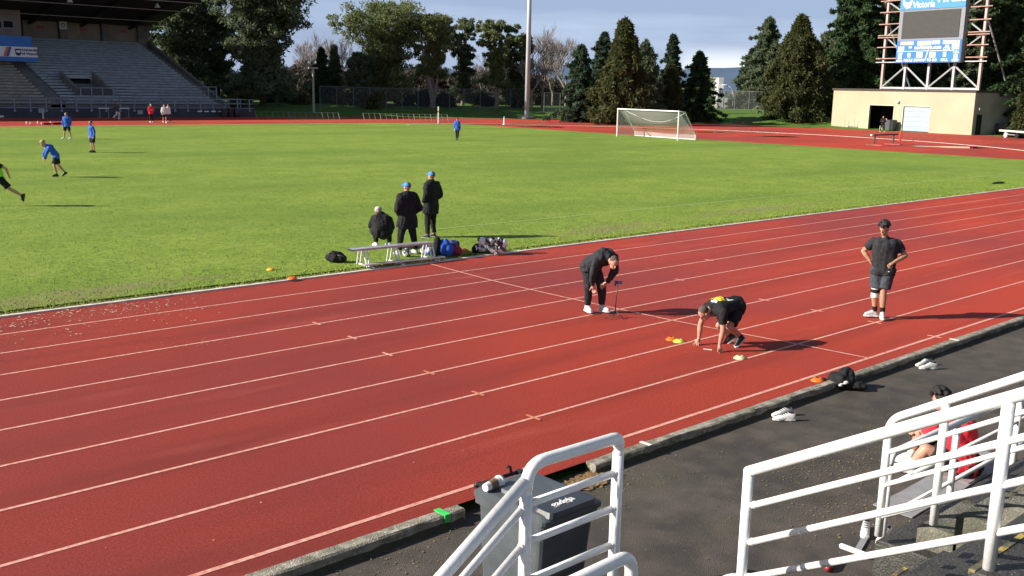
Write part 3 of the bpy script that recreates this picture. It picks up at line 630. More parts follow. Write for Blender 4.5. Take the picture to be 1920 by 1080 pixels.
# --- people on the far straight
j, f = stance(100, legs='jog', arms='run')
person('runner in grey top and pale tights jogging below the grandstand rail', G(220, 224.5), j, [('jacket', greyc), ('trousers', whitec), ('shoes', shoew, shoew)], face=f, vox=.014, hair=hairk)
j, f = stance(160, arms='fold')
person('person in red jacket and black tights standing on the far straight', G(284, 229.5), j, [('jacket', redc), ('trousers', blackc), ('shoes', shoew, shoew)], face=f, vox=.014, hair=hairy, fat=1.1)
j, f = stance(170, legs='walk')
person('person in white jacket and black shorts walking on the far straight, left of a pair', G(309, 230.5), j, [('jacket', whitec), ('shorts', blackc), ('shoes', shoew, shoew)], face=f, vox=.014, hair=hairb)
j, f = stance(150, legs='walk', wid=.85)
person('person in white jacket and grey tights walking on the far straight, right of a pair', G(316, 229.8), j, [('jacket', whitec), ('trousers', greyc), ('shoes', shoew, shoew)], face=f, vox=.014, hair=hairk)
j, f = stance(180, arms='fold', legs='wide')
sp = G(1654, 247.6)
person('person in dark clothes standing in the open doorway of the equipment shed', sp, j, [('jacket', blackc), ('trousers', blackc), ('shoes', shoew, shoew)], face=f, vox=.014, hair=hairb)
# ------------------------------------------------------------------ small equipment
blk = mat('black_plastic', (.02, .02, .022), .45, bump=.1); alu = mat('aluminium', (.62, .63, .65), .38, (.48, .49, .51), 6, metal=.6)
whitep = mat('white_paint', (.78, .78, .77), .42, (.66, .66, .64), 5, .12, 40); greyp = mat('grey_paint', (.3, .31, .32), .6)
# phone tripod
g = G(1153, 596); t = thing('phone_tripod', 'small black tripod holding a phone on the red track beside the bending man', 'tripod', g)
az0 = math.atan2(g.x-CAM.x, g.y-CAM.y); t.rotation_euler = (0, 0, -az0)
mb = MB(); mb.tube([(0, 0, .14), (.012, 0, .40), (.03, 0, .62)], .009); mb.cone((0, 0, .10), (0, 0, .17), .018); mb.build('column', blk, t, smooth=True)
for a in (200, 330, 250, 80)[:3]:
    mb = MB(); e_ = V((.19*math.cos(R(a)), .19*math.sin(R(a)), .008)); mb.cone((0, 0, .14), e_, .009, .007); mb.cone((0, 0, .05), e_*.5+V((0, 0, .03)), .004); mb.ell(e_, (.012, .012, .01), n=8, m=6); mb.build('leg', blk, t, smooth=True)
mb = MB(); mb.box((-.035, -.012, .60), (.0, .02, .70)); mb.build('clamp', blk, t)
mb = MB(); mb.box((-.02, .0, .635), (.105, .009, .695)); ph = mb.build('phone', blk, t); mb = MB(); mb.box((-.014, -.003, .64), (.099, -.0005, .69)); mb.build('screen', mat('phone_screen', (.05, .05, .12), .1), ph)
# training discs
def disc(px, py, m, label, s=1., z=0.):
    g = G(px, py, z); prof = [(.100, 0), (.102, .004), (.085, .018), (.055, .045), (.030, .052), (.028, .050), (.052, .040), (.082, .012), (.096, .0)]
    mb = MB(); mb.lathe((0, 0, 0), [(r*s, h*s) for r, h in prof], 24); o = mb.build('marker_disc', m, None, smooth=True, label=label, cat='marker disc', group='flat training discs'); o.location = g; return o
orange = mat('orange_plastic', (.85, .16, .01), .5); yell = mat('yellow_plastic', (.62, .72, .08), .5); pale = mat('pale_yellow_plastic', (.62, .66, .34), .55)
disc(1259, 637, orange, 'orange training disc in the middle lane, half behind a yellow disc'); disc(1273, 641, yell, 'bright yellow training disc in front of an orange one')
disc(1387, 672, pale, 'pale yellow training disc on the lane line in front of the crouching man'); disc(1533, 714, orange, 'orange training disc on the track beside the black jacket on the kerb')
disc(548, 523, orange, 'orange training disc on the grass edge left of the bench', 1.1, .04); disc(508, 506, mat('amber_plastic', (.85, .45, .02), .5), 'amber training disc on the grass, farthest left of the bench', 1., .04); disc(872, 471, orange, 'orange training disc between the maroon bag and the ball bag', 1.2, .04)
# chalk stick / tape in front of the runner
g = G(1327, 656); o = MB().box((-.07, -.012, .004), (.07, .012, .012)).build('tape_piece', whitec, None, label='short strip of white tape on the track between the crouching man’s hands', cat='tape'); o.location = g; o.rotation_euler = (0, 0, -az0-.25)
# shoes
def shoe_mesh(m, s=1.):
    mb = MB(); rs = []
    for (x, w, h, z0) in ((.155, .016, .022, .006), (.145, .030, .040, 0), (.11, .042, .052, 0), (.06, .044, .062, 0), (.02, .040, .080, 0), (-.02, .036, .098, 0), (-.06, .036, .100, 0), (-.10, .035, .104, 0), (-.125, .026, .098, .004), (-.132, .012, .07, .02)):
        rs.append([V((x, w*c_, z0+(h-z0)*s_)) for c_, s_ in ((-.9, 0), (-1, .35), (-.82, .75), (-.4, 1), (.4, 1), (.82, .75), (1, .35), (.9, 0))])
    mb.rings(rs); me = bpy.data.meshes.new('shoe'); me.from_pydata(mb.v, [], mb.f); me.materials.append(m); me.polygons.foreach_set('use_smooth', [True]*len(me.polygons)); return me
def shoe_pair(px, py, rz, label, m):
    g = G(px, py, -.1); t = thing('pair_of_shoes', label, 'shoes', g, rz)
    for (x, y, r_) in ((0, 0, .1), (.06, .19, -.22)):
        o = link('shoe', shoe_mesh(m), t); o.location = (x, y, .012); o.rotation_euler = (0, 0, r_)
        c = [(-.12, .034), (-.06, .042), (.03, .036), (.1, .046), (.16, .032), (.175, 0), (.16, -.032), (.1, -.044), (.03, -.036), (-.06, -.042), (-.12, -.034), (-.13, 0)]
        mb = MB(); mb.rings([[V((a, b, 0)) for a, b in c], [V((a*.99, b*.97, .028)) for a, b in c]]); mb.build('sole', shoew, o)
        mb = MB(); mb.ell((-.07, 0, .100), (.042, .025, .009)); mb.build('opening', blackc, o)
        mb = MB(); [mb.box((x_, -.022, .092-x_*.65), (x_+.010, .022, .098-x_*.65)) for x_ in (-.005, .017, .039)]; mb.build('laces', greyc if m is shoew else whitec, o)
shoe_pair(1468, 780, R(150), 'pair of white and black trainers on the asphalt just below the kerb', shoew)
shoe_pair(1733, 686, R(155), 'pair of pale grey knitted trainers on the asphalt, farther up the kerb', shoeg)
shoe_pair(1622, 1000, R(200), 'worn white trainers at the foot of the bleacher beside the mat', shoew)
def blob(name, label, cat, at, parts, m, vox=.02, fold=.02, fs=7, rz=0, kids=()):
    mb = MB()
    for c, r in parts: mb.ell(c, r)
    me = remeshed(mb, vox, 3, fold, fs, random.uniform(0, 30)); me.materials.append(m); o = link(name, me, None, label=label, cat=cat); o.location = at; o.rotation_euler = (0, 0, rz); return o
# black jacket dropped across the kerb
o = blob('jacket', 'black jacket and bag heaped over the kerb beside an orange disc', 'jacket', G(1578, 726, -.08), [((0, 0, .10), (.20, .16, .12)), ((.05, .05, .18), (.13, .11, .10)), ((-.22, .06, .06), (.18, .07, .04)), ((.2, -.05, .05), (.16, .12, .06)), ((-.05, .14, .10), (.12, .10, .08))], blackc, .012, .03, 9, -az0)
mb = MB(); mb.ell((.02, -.165, .12), (.035, .012, .025)); mb.ell((-.05, -.15, .07), (.03, .012, .02)); mb.ell((-.02, -.17, .10), (.05, .012, .008)); mb.build('logo', whitec, o, smooth=True)
o = blob('sports_bag', 'small black bag on the grass at the left end of the bench', 'bag', G(629, 492, .03), [((0, 0, .12), (.24, .16, .14)), ((.12, 0, .10), (.14, .14, .11)), ((-.05, 0, .22), (.10, .08, .06))], blackc, .014, .03, 8, -az0)
mb = MB(); mb.tube([(.05, -.1, .2), (.22, -.12, .17), (.33, -.1, .02)], .012); mb.tube([(-.12, -.1, .22), (-.02, -.13, .29), (.1, -.1, .22)], .01); mb.build('strap', blk, o, smooth=True)
o = blob('backpack', 'blue backpack slumped at the right end of the bench, topmost of the bags', 'bag', G(830, 481, .03), [((0, 0, .22), (.15, .13, .22)), ((.06, 0, .31), (.12, .11, .14)), ((.15, 0, .17), (.12, .12, .17))], bluec, .014, .03, 8, -az0)
mb = MB(); mb.ell((-.13, -.05, .25), (.11, .12, .26)); q = remeshed(mb, .014, 3, .02, 8); q.materials.append(blackc); link('back_panel', q, o)
o = blob('duffel_bag', 'maroon and navy bag on the grass right of the blue backpack', 'bag', G(850, 479, .03), [((0, 0, .16), (.17, .14, .18)), ((.1, 0, .12), (.13, .13, .13))], mat('maroon_cloth', (.28, .02, .06), .8, bump=.3), .014, .02, 8, -az0)
mb = MB(); mb.ell((-.02, .03, .27), (.17, .13, .12)); q = remeshed(mb, .014, 3, .02, 8); q.materials.append(mat('navy_cloth', (.02, .04, .16), .8)); link('lid', q, o)
def ball(px, py, z, m, label, r=.11, group='loose footballs'):
    mb = MB(); mb.ell((0, 0, 0), (r, r, r), n=20, m=12); o = mb.build('football', m, None, smooth=True, label=label, cat='ball', group=group); o.location = G(px, py, z)+V((0, 0, r)); return o
ballm = mat('football_panels', (.75, .75, .75), .4, (.06, .06, .07), 9, lo=.48, hi=.50, detail=0); ballg = mat('green_football_panels', (.7, .75, .7), .4, (.05, .3, .18), 9, lo=.48, hi=.5, detail=0)
ball(796, 477, .03, ballm, 'white and dark football under the bench, left of a blue ball'); ball(805, 479, .03, mat('blue_football', (.08, .2, .7), .4, (.6, .6, .7), 9, lo=.45, hi=.48, detail=0), 'blue football under the right end of the bench'); ball(838, 480, .03, ballg, 'green and white football between the bags')
ball(763, 482, .03, ballm, 'football behind the bench, by the standing coach’s feet')
# mesh ball bag
g = G(916, 475, .03); t = thing('ball_bag', 'black mesh bag full of white and black footballs on the grass edge', 'bag', g, -az0)
mb = MB()
cs = [(-.28, 0, .12), (-.08, -.03, .13), (.13, 0, .12), (.32, .02, .12), (-.17, .0, .30), (.04, .02, .31), (.24, .02, .30), (-.02, .12, .12), (.3, .12, .2), (.36, .05, .26)]
for k, c in enumerate(cs):
    m_ = MB(); m_.ell(c, (.112, .112, .112), n=18, m=12); m_.build('football', ballm, t, smooth=True)
for k in range(26):
    c = V(cs[k % len(cs)]); a = random.uniform(0, 6.28); b = random.uniform(-.5, 1.2); x = V((math.cos(a), math.sin(a), 0)); y = V((-math.sin(a)*math.sin(b), math.cos(a)*math.sin(b), math.cos(b)))
    mb.tube([c+x*(.116*math.cos(q))+y*(.116*math.sin(q)) for q in np.linspace(0, 3.0, 10)], .011, 5)
mb.tube([(-.3, -.12, .05), (-.1, -.16, .03), (.1, -.15, .22), (.2, -.1, .36)], .018, 6); mb.ell((-.34, -.02, .1), (.09, .1, .1))
mb.build('net', blackc, t, smooth=True)
mb = MB(); 
text_mesh('mitre', .16, whitec, t, Matrix.Translation((.09, -.165, .12)) @ Matrix.Rotation(R(35), 4, 'Y') @ Matrix.Rotation(R(75), 4, 'X'), ext=.004)
# aluminium bench -----------------------------------------------------
a = G(657, 467, .44); b = G(806, 453, .44); dl = (b-a); Lb = dl.length; rzb = math.atan2(dl.y, dl.x)
t = thing('bench', 'long silver aluminium bench with a low foot plank, standing on the grass edge', 'bench', (a.x, a.y, .03), rzb)
mb = MB(); mb.box((0, -.12, .385), (Lb, .12, .41)); mb.box((0, -.125, .365), (Lb, -.115, .412)); mb.box((0, .115, .365), (Lb, .125, .412)); mb.build('seat', alu, t)
mb = MB(); mb.box((-.004, -.122, .368), (.012, .122, .409)); mb.build('end_cap', blk, t)
fl = -.36
mb = MB(); mb.box((.12, fl-.09, .07), (Lb+.15, fl+.09, .095)); mb.build('foot_plank', alu, t)
for x in (.28, Lb*.5, Lb-.1):
    mb = MB()
    for (p, q) in (((x, .1, .37), (x, .2, .0)), ((x, -.1, .37), (x, fl+.1, .0)), ((x+.09, .1, .37), (x+.09, .2, 0)), ((x+.09, -.1, .37), (x+.09, fl+.1, 0))): mb.cone(p, q, .018)
    mb.cone((x+.04, .25, .02), (x+.04, fl-.14, .02), .022); mb.cone((x+.04, fl, .02), (x+.04, fl, .07), .02); mb.cone((x+.04, fl+.09, .02), (x+.04, fl+.09, .16), .018)
    mb.build('leg', whitep, t)
# football goal ---------------------------------------------------------
gr, gl = G(1270.3, 263.6, .03), G(1156.7, 255.6, .03); d = (gr-gl); rz = math.atan2(d.y, d.x); Wg = d.length; Hg = 2.4
t = thing('football_goal', 'white portable football goal with net on the far end of the field', 'goal', gl, rz)
r_ = .06
mb = MB(); mb.cone((0, 0, 0), (0, 0, Hg), r_); mb.build('post', whitep, t); mb = MB(); mb.cone((Wg, 0, 0), (Wg, 0, Hg), r_); mb.build('post', whitep, t)
mb = MB(); mb.cone((-r_, 0, Hg), (Wg+r_, 0, Hg), r_); mb.build('crossbar', whitep, t)
dep, top = 2.3, .75
for x in (0, Wg):
    mb = MB(); mb.tube([(x, 0, Hg-.02), (x, top, Hg-.05), (x, dep-.1, .5), (x, dep, .4), (x, dep, .04)], .045); mb.build('side_frame', whitep, t, smooth=True)
mb = MB(); mb.cone((0, dep, .05), (Wg, dep, .05), .05); mb.build('ground_bar', whitep, t)
mb = MB(); mb.tube([(.3, top, Hg-.2), (1.1, top+.5, Hg-.75), (1.9, dep-.1, .1)], .02); mb.ell((1.9, dep, .1), (.1, .1, .06)); mb.build('tension_strap', blackc, t)
netm = bpy.data.materials.new('white_net_cord'); netm.use_nodes = True; q = netm.node_tree; bs = q.nodes['Principled BSDF']; bs.inputs['Base Color'].default_value = (.75, .75, .74, 1); bs.inputs['Roughness'].default_value = .8; bs.inputs['Alpha'].default_value = .30
def netsheet(name, quads, m, parent, **kw):
    mb = MB()
    for q in quads: mb.add(q, [(0, 1, 2, 3)])
    return mb.build(name, m, parent, **kw)
sag = [(0, Hg-.03, 0), (.5, Hg-.3, .5), (1., Hg-.55, 1)]
qs = []
n = 24
def nz_(x, v): # net surface: v from crossbar (0) to ground bar (1)
    y = dep*min(1, v*1.25)*.98; z = (Hg-.03)*(1-v)**1.1+.04; s_ = .42*math.sin(math.pi*x/Wg)*math.sin(math.pi*min(1, v*1.5)); return (x, y, max(.04, z-s_))
for i in range(n):
    for k in range(10):
        x0, x1 = Wg*i/n, Wg*(i+1)/n; v0, v1 = k/10, (k+1)/10; qs.append((nz_(x0, v0), nz_(x1, v0), nz_(x1, v1), nz_(x0, v1)))
for x in (0, Wg): qs.append(((x, 0, .03), (x, dep, .03), (x, top, Hg-.05), (x, 0, Hg)))
netsheet('net', qs, netm, t)
mb = MB(); mb.tube([(Wg*u_, top+.1+.5*math.sin(math.pi*u_), Hg-.1-.9*math.sin(math.pi*u_)) for u_ in np.linspace(0.02, .98, 14)], .02, 6); mb.build('net_rope', whitep, t)
# steeplechase barrier ----------------------------------------------------
redw = mat('red_barrier_paint', (.45, .07, .05), .6, (.12, .03, .03), 5)
a = G(1632, 273); b = G(1680, 271); d = b-a; t = thing('steeplechase_barrier', 'heavy steeplechase barrier standing in the red end zone before the shed', 'barrier', a, math.atan2(d.y, d.x)); Lq = d.length
mb = MB(); mb.box((0, -.064, .80), (Lq+.1, .064, .92)); mb.build('beam', mat('dark_red_wood', (.16, .04, .03), .7, (.05, .02, .02), 3), t)
for x in (.6, Lq-.5):
    mb = MB(); mb.box((x-.05, -.05, .08), (x+.05, .05, .80)); mb.build('upright', blk, t); mb = MB(); mb.box((x-.06, -.75, 0), (x+.06, .75, .08)); mb.build('foot', redw, t)
mb = MB(); mb.box((-.03, -.068, .795), (.35, .068, .925)); mb.build('beam_end', whitep, t)
# corner markers
def cone_marker(px, py, h, m, label, r=.12, z=0):
    g = G(px, py, z); mb = MB(); mb.lathe((0, 0, 0), [(r*1.4, 0), (r*1.4, .03), (r, .035), (r*.3, h), (0.01, h+.01)], 14); o = mb.build('marker_cone', m, None, smooth=True, label=label, cat='cone'); o.location = g; return o
redo = mat('red_plastic', (.65, .05, .03), .5)
cone_marker(1687, 264, .95, redo, 'red cone beside the steeplechase barrier'); cone_marker(945, 234, .9, whitep, 'white cone standing on the inner kerb of the far bend')
g = G(822, 233); t = thing('marker_post', 'slim white post standing at the inside of the far bend', 'post', g); mb = MB(); mb.cone((0, 0, .06), (0, 0, 1.9), .07); mb.build('pole', whitep, t); mb = MB(); mb.lathe((0, 0, 0), [(.22, 0), (.22, .05), (.1, .07), (0.01, .07)]); mb.build('base', redo, t); mb = MB(); mb.cone((0, 0, 1.25), (0, 0, 1.45), .074); mb.build('band', redo, t)
for (x, y, h, l) in [(50, 233, .26, 'first'), (57, 233, .2, 'second'), (71, 232, .25, 'third'), (78, 233, .18, 'fourth'), (95, 233, .28, 'fifth')]:
    g = G(x, y, .03); mb = MB(); mb.lathe((0, 0, 0), [(.05, 0), (.055, .02), (.055, h*.65), (.025, h*.8), (.03, h), (0.01, h)], 12); o = mb.build('bottle', whitep, None, smooth=True, label=l+' white bottle from the left in the row on the far touchline', cat='bottle', group='bottles on the far touchline'); o.location = g
o = blob('sports_bag', 'dark kit bags lying flat on the far touchline behind the bottles', 'bag', G(108, 233, .03), [((0, 0, .06), (.5, .2, .12)), ((-.9, 0, .05), (.4, .2, .1))], blackc, .04, .02)
o = blob('sports_bag', 'small white bag lying on the far track at the left edge', 'bag', G(2, 221), [((0, 0, .12), (.32, .2, .14))], whitec, .04, .02)
g = G(81, 222); o = MB().lathe((0, 0, 0), [(.12, 0), (.12, .03), (.05, .05), (.05, .55), (.01, .56)], 12).build('marker_cone', whitep, None, smooth=True, label='thin white marker standing on the far straight below the grandstand', cat='cone'); o.location = g
# dark cloth spot on the grass
o = blob('dark_cloth', 'dark flattened cloth lying on the grass near the track bend', 'cloth', G(1872, 344, .03), [((0, 0, .03), (.5, .18, .06)), ((.4, .05, .02), (.4, .1, .04)), ((-.45, .0, .02), (.3, .08, .03))], blackc, .03, .02)
# ------------------------------------------------------------------ white stair rails
railw = mat('glossy_white_rail_paint', (.80, .80, .79), .32, (.74, .735, .72), 3, .1, 30, detail=6)
addmix(railw, (.45, .38, .30), 11, .66, .78, .55, 6); addmix(railw, (.30, .17, .09), 38, .74, .80, .7, 4)
r0, r1 = .035, .0215
def bend(a, b, c, rad, n=7):
    a, b, c = V(a), V(b), V(c); u = (a-b).normalized(); w = (c-b).normalized(); p = b+u*rad; q = b+w*rad
    return [(p*(1-t)**2+b*2*t*(1-t)+q*t*t) for t in np.linspace(0, 1, n)]
def fence(name, label, tops, rungs, posts, curved=None):
    t = thing(name, label, 'railing', (0, 0, 0))
    base = V((posts[0][0][0], posts[0][0][1], min(p[0][2] for p in posts))); t.location = base
    mb = MB(); mb.tube(tops, r0, 16); mb.ell(tops[0], (r0,)*3); mb.ell(tops[-1], (r0,)*3); mb.build('top_rail', railw, t, off=base, smooth=True)
    for a, b in rungs:
        mb = MB(); mb.cone(a, b, r1, n=14); u_ = (V(b)-V(a)).normalized()
        for q_ in (V(a)+u_*.022, ): mb.cone(q_, q_+u_*.016, r1*1.22, r1*1.02, n=14)
        mb.build('rung', railw, t, off=base, smooth=True)
    for a, b in posts: mb = MB(); mb.cone(a, b, r0*.95, n=16); mb.ell(b, (r0*.95,)*3) ; mb.build('post', railw, t, off=base, smooth=True)
    return t
XA = -9.4
lt = onX(1404, 884, XA); rt = onX(1893, 746, XA); dr = (rt-lt)/(rt.y-lt.y); far = rt+dr*(-1.5)
bl = onX(1890, 700, XA)
rng_ = [(onX(1410, 948, XA), onX(1884, 829, XA)), (onX(1405, 1017, XA), onX(1871, 912, XA)), (onX(1399, 1083, XA), onX(1858, 1001, XA))]
rng_ = [(a, a+(b-a)*2.1) for a, b in rng_]
fence('stair_railing', 'white stair railing with three rungs nearest the camera, running off the right edge', [lt, rt, far], rng_, [((lt.x, lt.y, .45), lt), ((rt.x, rt.y, 1.69), rt), ((far.x, far.y, 2.5), far)])
mb = None
XB = -6.8
lt = onX(1668, 787, XB); rt = onX(1918, 706, XB); dr = (rt-lt).normalized(); far = rt+dr*1.1
bot = onX(1643, 1003, XB); tp = bend((lt.x, lt.y+.0, bot.z), lt, rt, .12)
mid = onX(1775, 752, XB)
rs_ = []
for z in (.29, .58, .86): a = V((XB, lt.y, lt.z-z)); rs_.append((a, a+dr*2.2))
fence('stair_railing', 'white stair railing behind the nearest one, with a curved lower end beside the grey mat', tp+[rt, far], rs_, [((XB, lt.y, bot.z-.0), (XB, lt.y, lt.z-.1)), ((XB, mid.y, mid.z-1.05), (XB, mid.y, mid.z)), ((XB, far.y, far.z-1.05), far)])
YC_ = -14.6
a = onY(1676, 792, YC_); a.z = .97
rs_ = [(V((a.x, YC_, z)), V((a.x+6.4, YC_, z))) for z in (.66, .36, .12)]
fence('guard_railing', 'level white guard railing along the front of the bleacher, behind the sloping rails', bend((a.x, YC_, 0), (a.x, YC_, .97), (a.x+3, YC_, .97), .1)+[V((a.x+6.5, YC_, .97))], rs_, [((a.x+q, YC_, -.1), (a.x+q, YC_, 0.95 if q else .9)) for q in (0, 1.35, 2.9, 4.6, 6.4)])
YR = -15.0
A1 = onY(1166, 818, YR); B1 = onY(993, 868, YR); B1.z = A1.z+.01; A1.x = onY(1157, 900, YR).x; B1.x = onY(986, 950, YR).x; D1 = onY(842, 1066, YR); dd = (D1-B1).normalized(); E1 = B1+dd*2.3
RT = (A1.x, YR)
tops = bend((A1.x, YR, .5), A1, B1, .045, 5)+bend(A1, B1, (B1.x, YR, .5), .13, 8)
J1 = onY(985, 903, YR); diag = [J1, J1+(D1-J1).normalized()*2.3]; E1 = diag[1]; dd = (D1-J1).normalized()
px = A1.x; pl = B1.x
z3 = [onY(1150, y, YR).z for y in (888, 953, 1020)]
rs_ = [(V((px, YR, z)), V((pl, YR, z))) for z in z3]+[(V((pl, YR, z-.0)), V((pl, YR, z))+dd*2.2) for z in z3]
rs_ += [(V((px, YR, z3[2]-.22)), V((pl, YR, z3[2]-.22)))]
LR = fence('landing_railing', 'white railing, level then steeply down to the left, in front of the wheelie bin', tops, rs_, [((px, YR, 1.04), (px, YR, A1.z-.1)), ((pl, YR, 1.04), (pl, YR, B1.z-.16)), ((E1.x, YR, -.1), E1)])
mb = MB(); mb.tube(diag, r0, 16); mb.build('sloping_rail', railw, LR, off=LR.location, smooth=True)
Y3 = -15.45
a = onY(1178, 1048, Y3); a.z -= .0
t3 = bend((a.x+.03, Y3, .6), (a.x+.03, Y3, a.z+.02), (a.x-1, Y3, a.z), .11, 8)+[V((a.x-1.6, Y3, a.z-.02))]
fence('hand_railing', 'white rail with a rounded end at the bottom edge, below the wheelie bin', [V((a.x+.03, Y3, 1.05))]+t3, [], [((a.x-1.55, Y3, 1.05), (a.x-1.55, Y3, a.z-.03))])
# ------------------------------------------------------------------ concrete stairs and bleacher
bcon = mat('mossy_concrete', (.185, .175, .14), .85, (.09, .088, .066), 5, .9, 45, detail=8)
addmix(bcon, (.05, .055, .025), 2.2, .48, .64, .8, 6); addmix(bcon, (.42, .41, .37), 55, .66, .72, .9, 3)
wet = mat('damp_concrete', (.055, .052, .045), .55, (.03, .03, .027), 5, .8, 45, detail=8); addmix(wet, (.35, .34, .31), 60, .69, .74, .9, 3)
ylw = mat('worn_yellow_paint', (.42, .31, .08), .8, (.085, .082, .055), 9, .4, 40, lo=.50, hi=.62)
def slab(mb, a, b, ch=.025):   # chamfered slab
    x0, y0, z0 = a; x1, y1, z1 = b
    mb.rings([[V((x0, y0, z0)), V((x1, y0, z0)), V((x1, y1, z0)), V((x0, y1, z0))], [V((x0, y0, z1-ch)), V((x1, y0, z1-ch)), V((x1, y1, z1-ch)), V((x0, y1, z1-ch))], [V((x0+ch, y0+ch, z1)), V((x1-ch, y0+ch, z1)), V((x1-ch, y1-ch, z1)), V((x0+ch, y1-ch, z1))]])
t = thing('bleacher', 'low mossy concrete bleacher steps beside the stair, bottom right', 'bleacher', (-6.6, -14.8, -.1)); base = t.location.copy()
mb = MB(); slab(mb, (-6.75, -24, -.1), (12, -14.80, .38), .012); mb.build('base_slab', wet, t, off=base)
for k in range(12):
    y1 = -15.08-.31*k; z1 = .58+.20*k
    mb = MB()
    slab(mb, (-6.6, y1-.335 if k < 11 else -24, .38), (-5.75, y1, z1)); 
    mb.build('tread', bcon, t, off=base)
    mb = MB(); slab(mb, (-5.73, y1-.335-.05*k, .38), (11.9, y1-.06, z1-.03), .012); mb.build('seat_step', bcon if k % 2 else wet, t, off=base)
t = thing('staircase', 'narrow concrete staircase with yellow painted edges between the two sloping rails', 'stairs', (-8.2, -15, -.1)); base = t.location.copy()
for k in range(10):
    y1 = -14.95-.285*k; z1 = .14+.262*k
    x0, x1 = -9.5, -7.1
    mb = MB(); slab(mb, (x0, y1-.30 if k < 9 else -24, -.1), (x1, y1, z1), .01); mb.build('step', wet, t, off=base)
    if k not in (1, 6): continue
    mb = MB(); mb.box((x0+.005, y1-.028, z1-.02), (x1-.005, y1+.006, z1+.005)); mb.build('nosing', ylw, t, off=base)
t = thing('landing', 'concrete landing under the white railing at the bottom edge', 'platform', (-10.9, -15.6, -.1)); base = t.location.copy()
mb = MB(); slab(mb, (-11.5, -18.2, -.1), (-10.3, -14.92, 1.05), .02); mb.build('platform', bcon, t, off=base)
mb = MB()
for k in range(5): slab(mb, (-11.5-.26*(k+1), -16.4, -.1), (-11.5-.26*k+.0, -14.92, 1.05-.2*(k+1)), .01)
mb.build('step', bcon, t, off=base)
o = blob('rubble', 'grey broken concrete rubble at the bottom edge right of the rounded rail', 'rubble', (-9.72, -14.95, -.1), [((0, 0, .1), (.26, .2, .16)), ((.2, -.1, .05), (.2, .2, .1))], bcon, .03, .04, 9)
# mat
A_, B_ = onZ = None, None
p1, p2 = G(1672, 992, -.09), G(1905, 862, -.09)
u = (p2-p1).normalized(); v = V((-u.y, u.x, 0)); p1 = p1+u*.42
t = thing('exercise_mat', 'thin grey foam mat lying along the foot of the bleacher, under the man in red', 'mat', (p1.x, p1.y, -.1), math.atan2(u.y, u.x))
Lm = (p2-p1).length
mb = MB(); rs = []
for i in range(14):
    x = Lm*i/13; rs.append([V((x, -.0+.008*math.sin(i), .004)), V((x, .42+.01*math.cos(i), .004)), V((x, .42+.01*math.cos(i), .014+.004*math.sin(i*2))), V((x, .0+.008*math.sin(i), .014+.004*math.sin(i*2)))])
mb.rings(rs); mb.build('foam_sheet', mat('grey_foam', (.27, .275, .29), .8, (.22, .22, .235), 6), t)
mb = MB(); mb.box((Lm*.52, .02, .02), (Lm*.70, .38, .028)); mb.build('pink_panel', mat('pinkish_foam', (.30, .235, .25), .8), t)
# strap / band leaning by the shoes
g = G(1606, 1038, -.1); t = thing('resistance_strap', 'grey strap with white foam ends lying at the corner of the bleacher', 'strap', g, .3)
mb = MB(); mb.box((0, -.03, .01), (.42, .03, .02)); mb.build('band', mat('grey_webbing', (.25, .26, .27), .8), t)
mb = MB(); mb.cone((-.06, -.12, .03), (.02, .14, .03), .028, dome=True); mb.build('end_bar', whitep, t, smooth=True)
# wheelie bin -------------------------------------------------------------
bx0, bx1, by0, by1 = -9.63, -8.99, -13.63, -12.82
bing = mat('grey_bin_plastic', (.085, .098, .108), .42, (.062, .072, .08), 5, .15, 60); addmix(bing, (.16, .17, .17), 14, .66, .78, .4, 5)
t = thing('wheelie_bin', 'large dark grey wheelie bin standing in the kerb gap behind the white railing', 'bin', ((bx0+bx1)/2, (by0+by1)/2, -.1)); base = t.location.copy()
zb, zt = -.02, .96; mb = MB()
def rr(x0, x1, y0, y1, z, c=.05, n=4):
    o_ = []
    for cx, cy, a0 in ((x1-c, y1-c, 0), (x0+c, y1-c, 90), (x0+c, y0+c, 180), (x1-c, y0+c, 270)):
        for k in range(n): a = R(a0+90*k/(n-1)); o_.append(V((cx+c*math.cos(a), cy+c*math.sin(a), z)))
    return o_
mb.rings([rr(bx0+.07, bx1-.07, by0+.12, by1-.05, zb), rr(bx0+.035, bx1-.035, by0+.04, by1-.03, .80), rr(bx0+.03, bx1-.03, by0+.03, by1-.03, .86), rr(bx0+.005, bx1-.005, by0+.005, by1, .865), rr(bx0+.005, bx1-.005, by0+.005, by1, .925)])
mb.build('body', bing, t, off=base)
mb = MB()
mb.rings([rr(bx0-.01, bx1+.01, by0-.02, by1, .927), rr(bx0-.01, bx1+.01, by0-.02, by1, .96), rr(bx0+.03, bx1-.03, by0+.03, by1-.03, .985), rr(bx0+.06, bx1-.06, by0+.06, by1-.07, .99)])
lid = mb.build('lid', bing, t, off=base)
mb = MB(); mb.rings([rr(bx0+.10, bx1-.10, by0+.24, by1-.12, .988), rr(bx0+.12, bx1-.12, by0+.26, by1-.14, 1.012)]); mb.build('raised_panel', bing, lid, off=(0, 0, 0)) if False else None
o = mb.build('raised_panel', bing, lid, off=base)
mb = MB(); mb.rings([rr(bx0+.05, bx1-.05, by0-.035, by0+.19, .975), rr(bx0+.07, bx1-.07, by0-.02, by0+.17, 1.015)]); mb.build('front_lip', mat('dark_bin_plastic', (.035, .04, .05), .4), lid, off=base)
o = text_mesh('gadgja', .095, whitep, lid, Matrix.Translation(V(((bx0+bx1)/2-.02, by0+.095, 1.018))-base) @ Matrix.Rotation(0, 4, 'Z'), ext=.001, bold=.002)
o = text_mesh('no hot ashes', .03, whitep, lid, Matrix.Translation(V(((bx0+bx1)/2+.0, by0+.012, 1.012))-base), ext=.001)
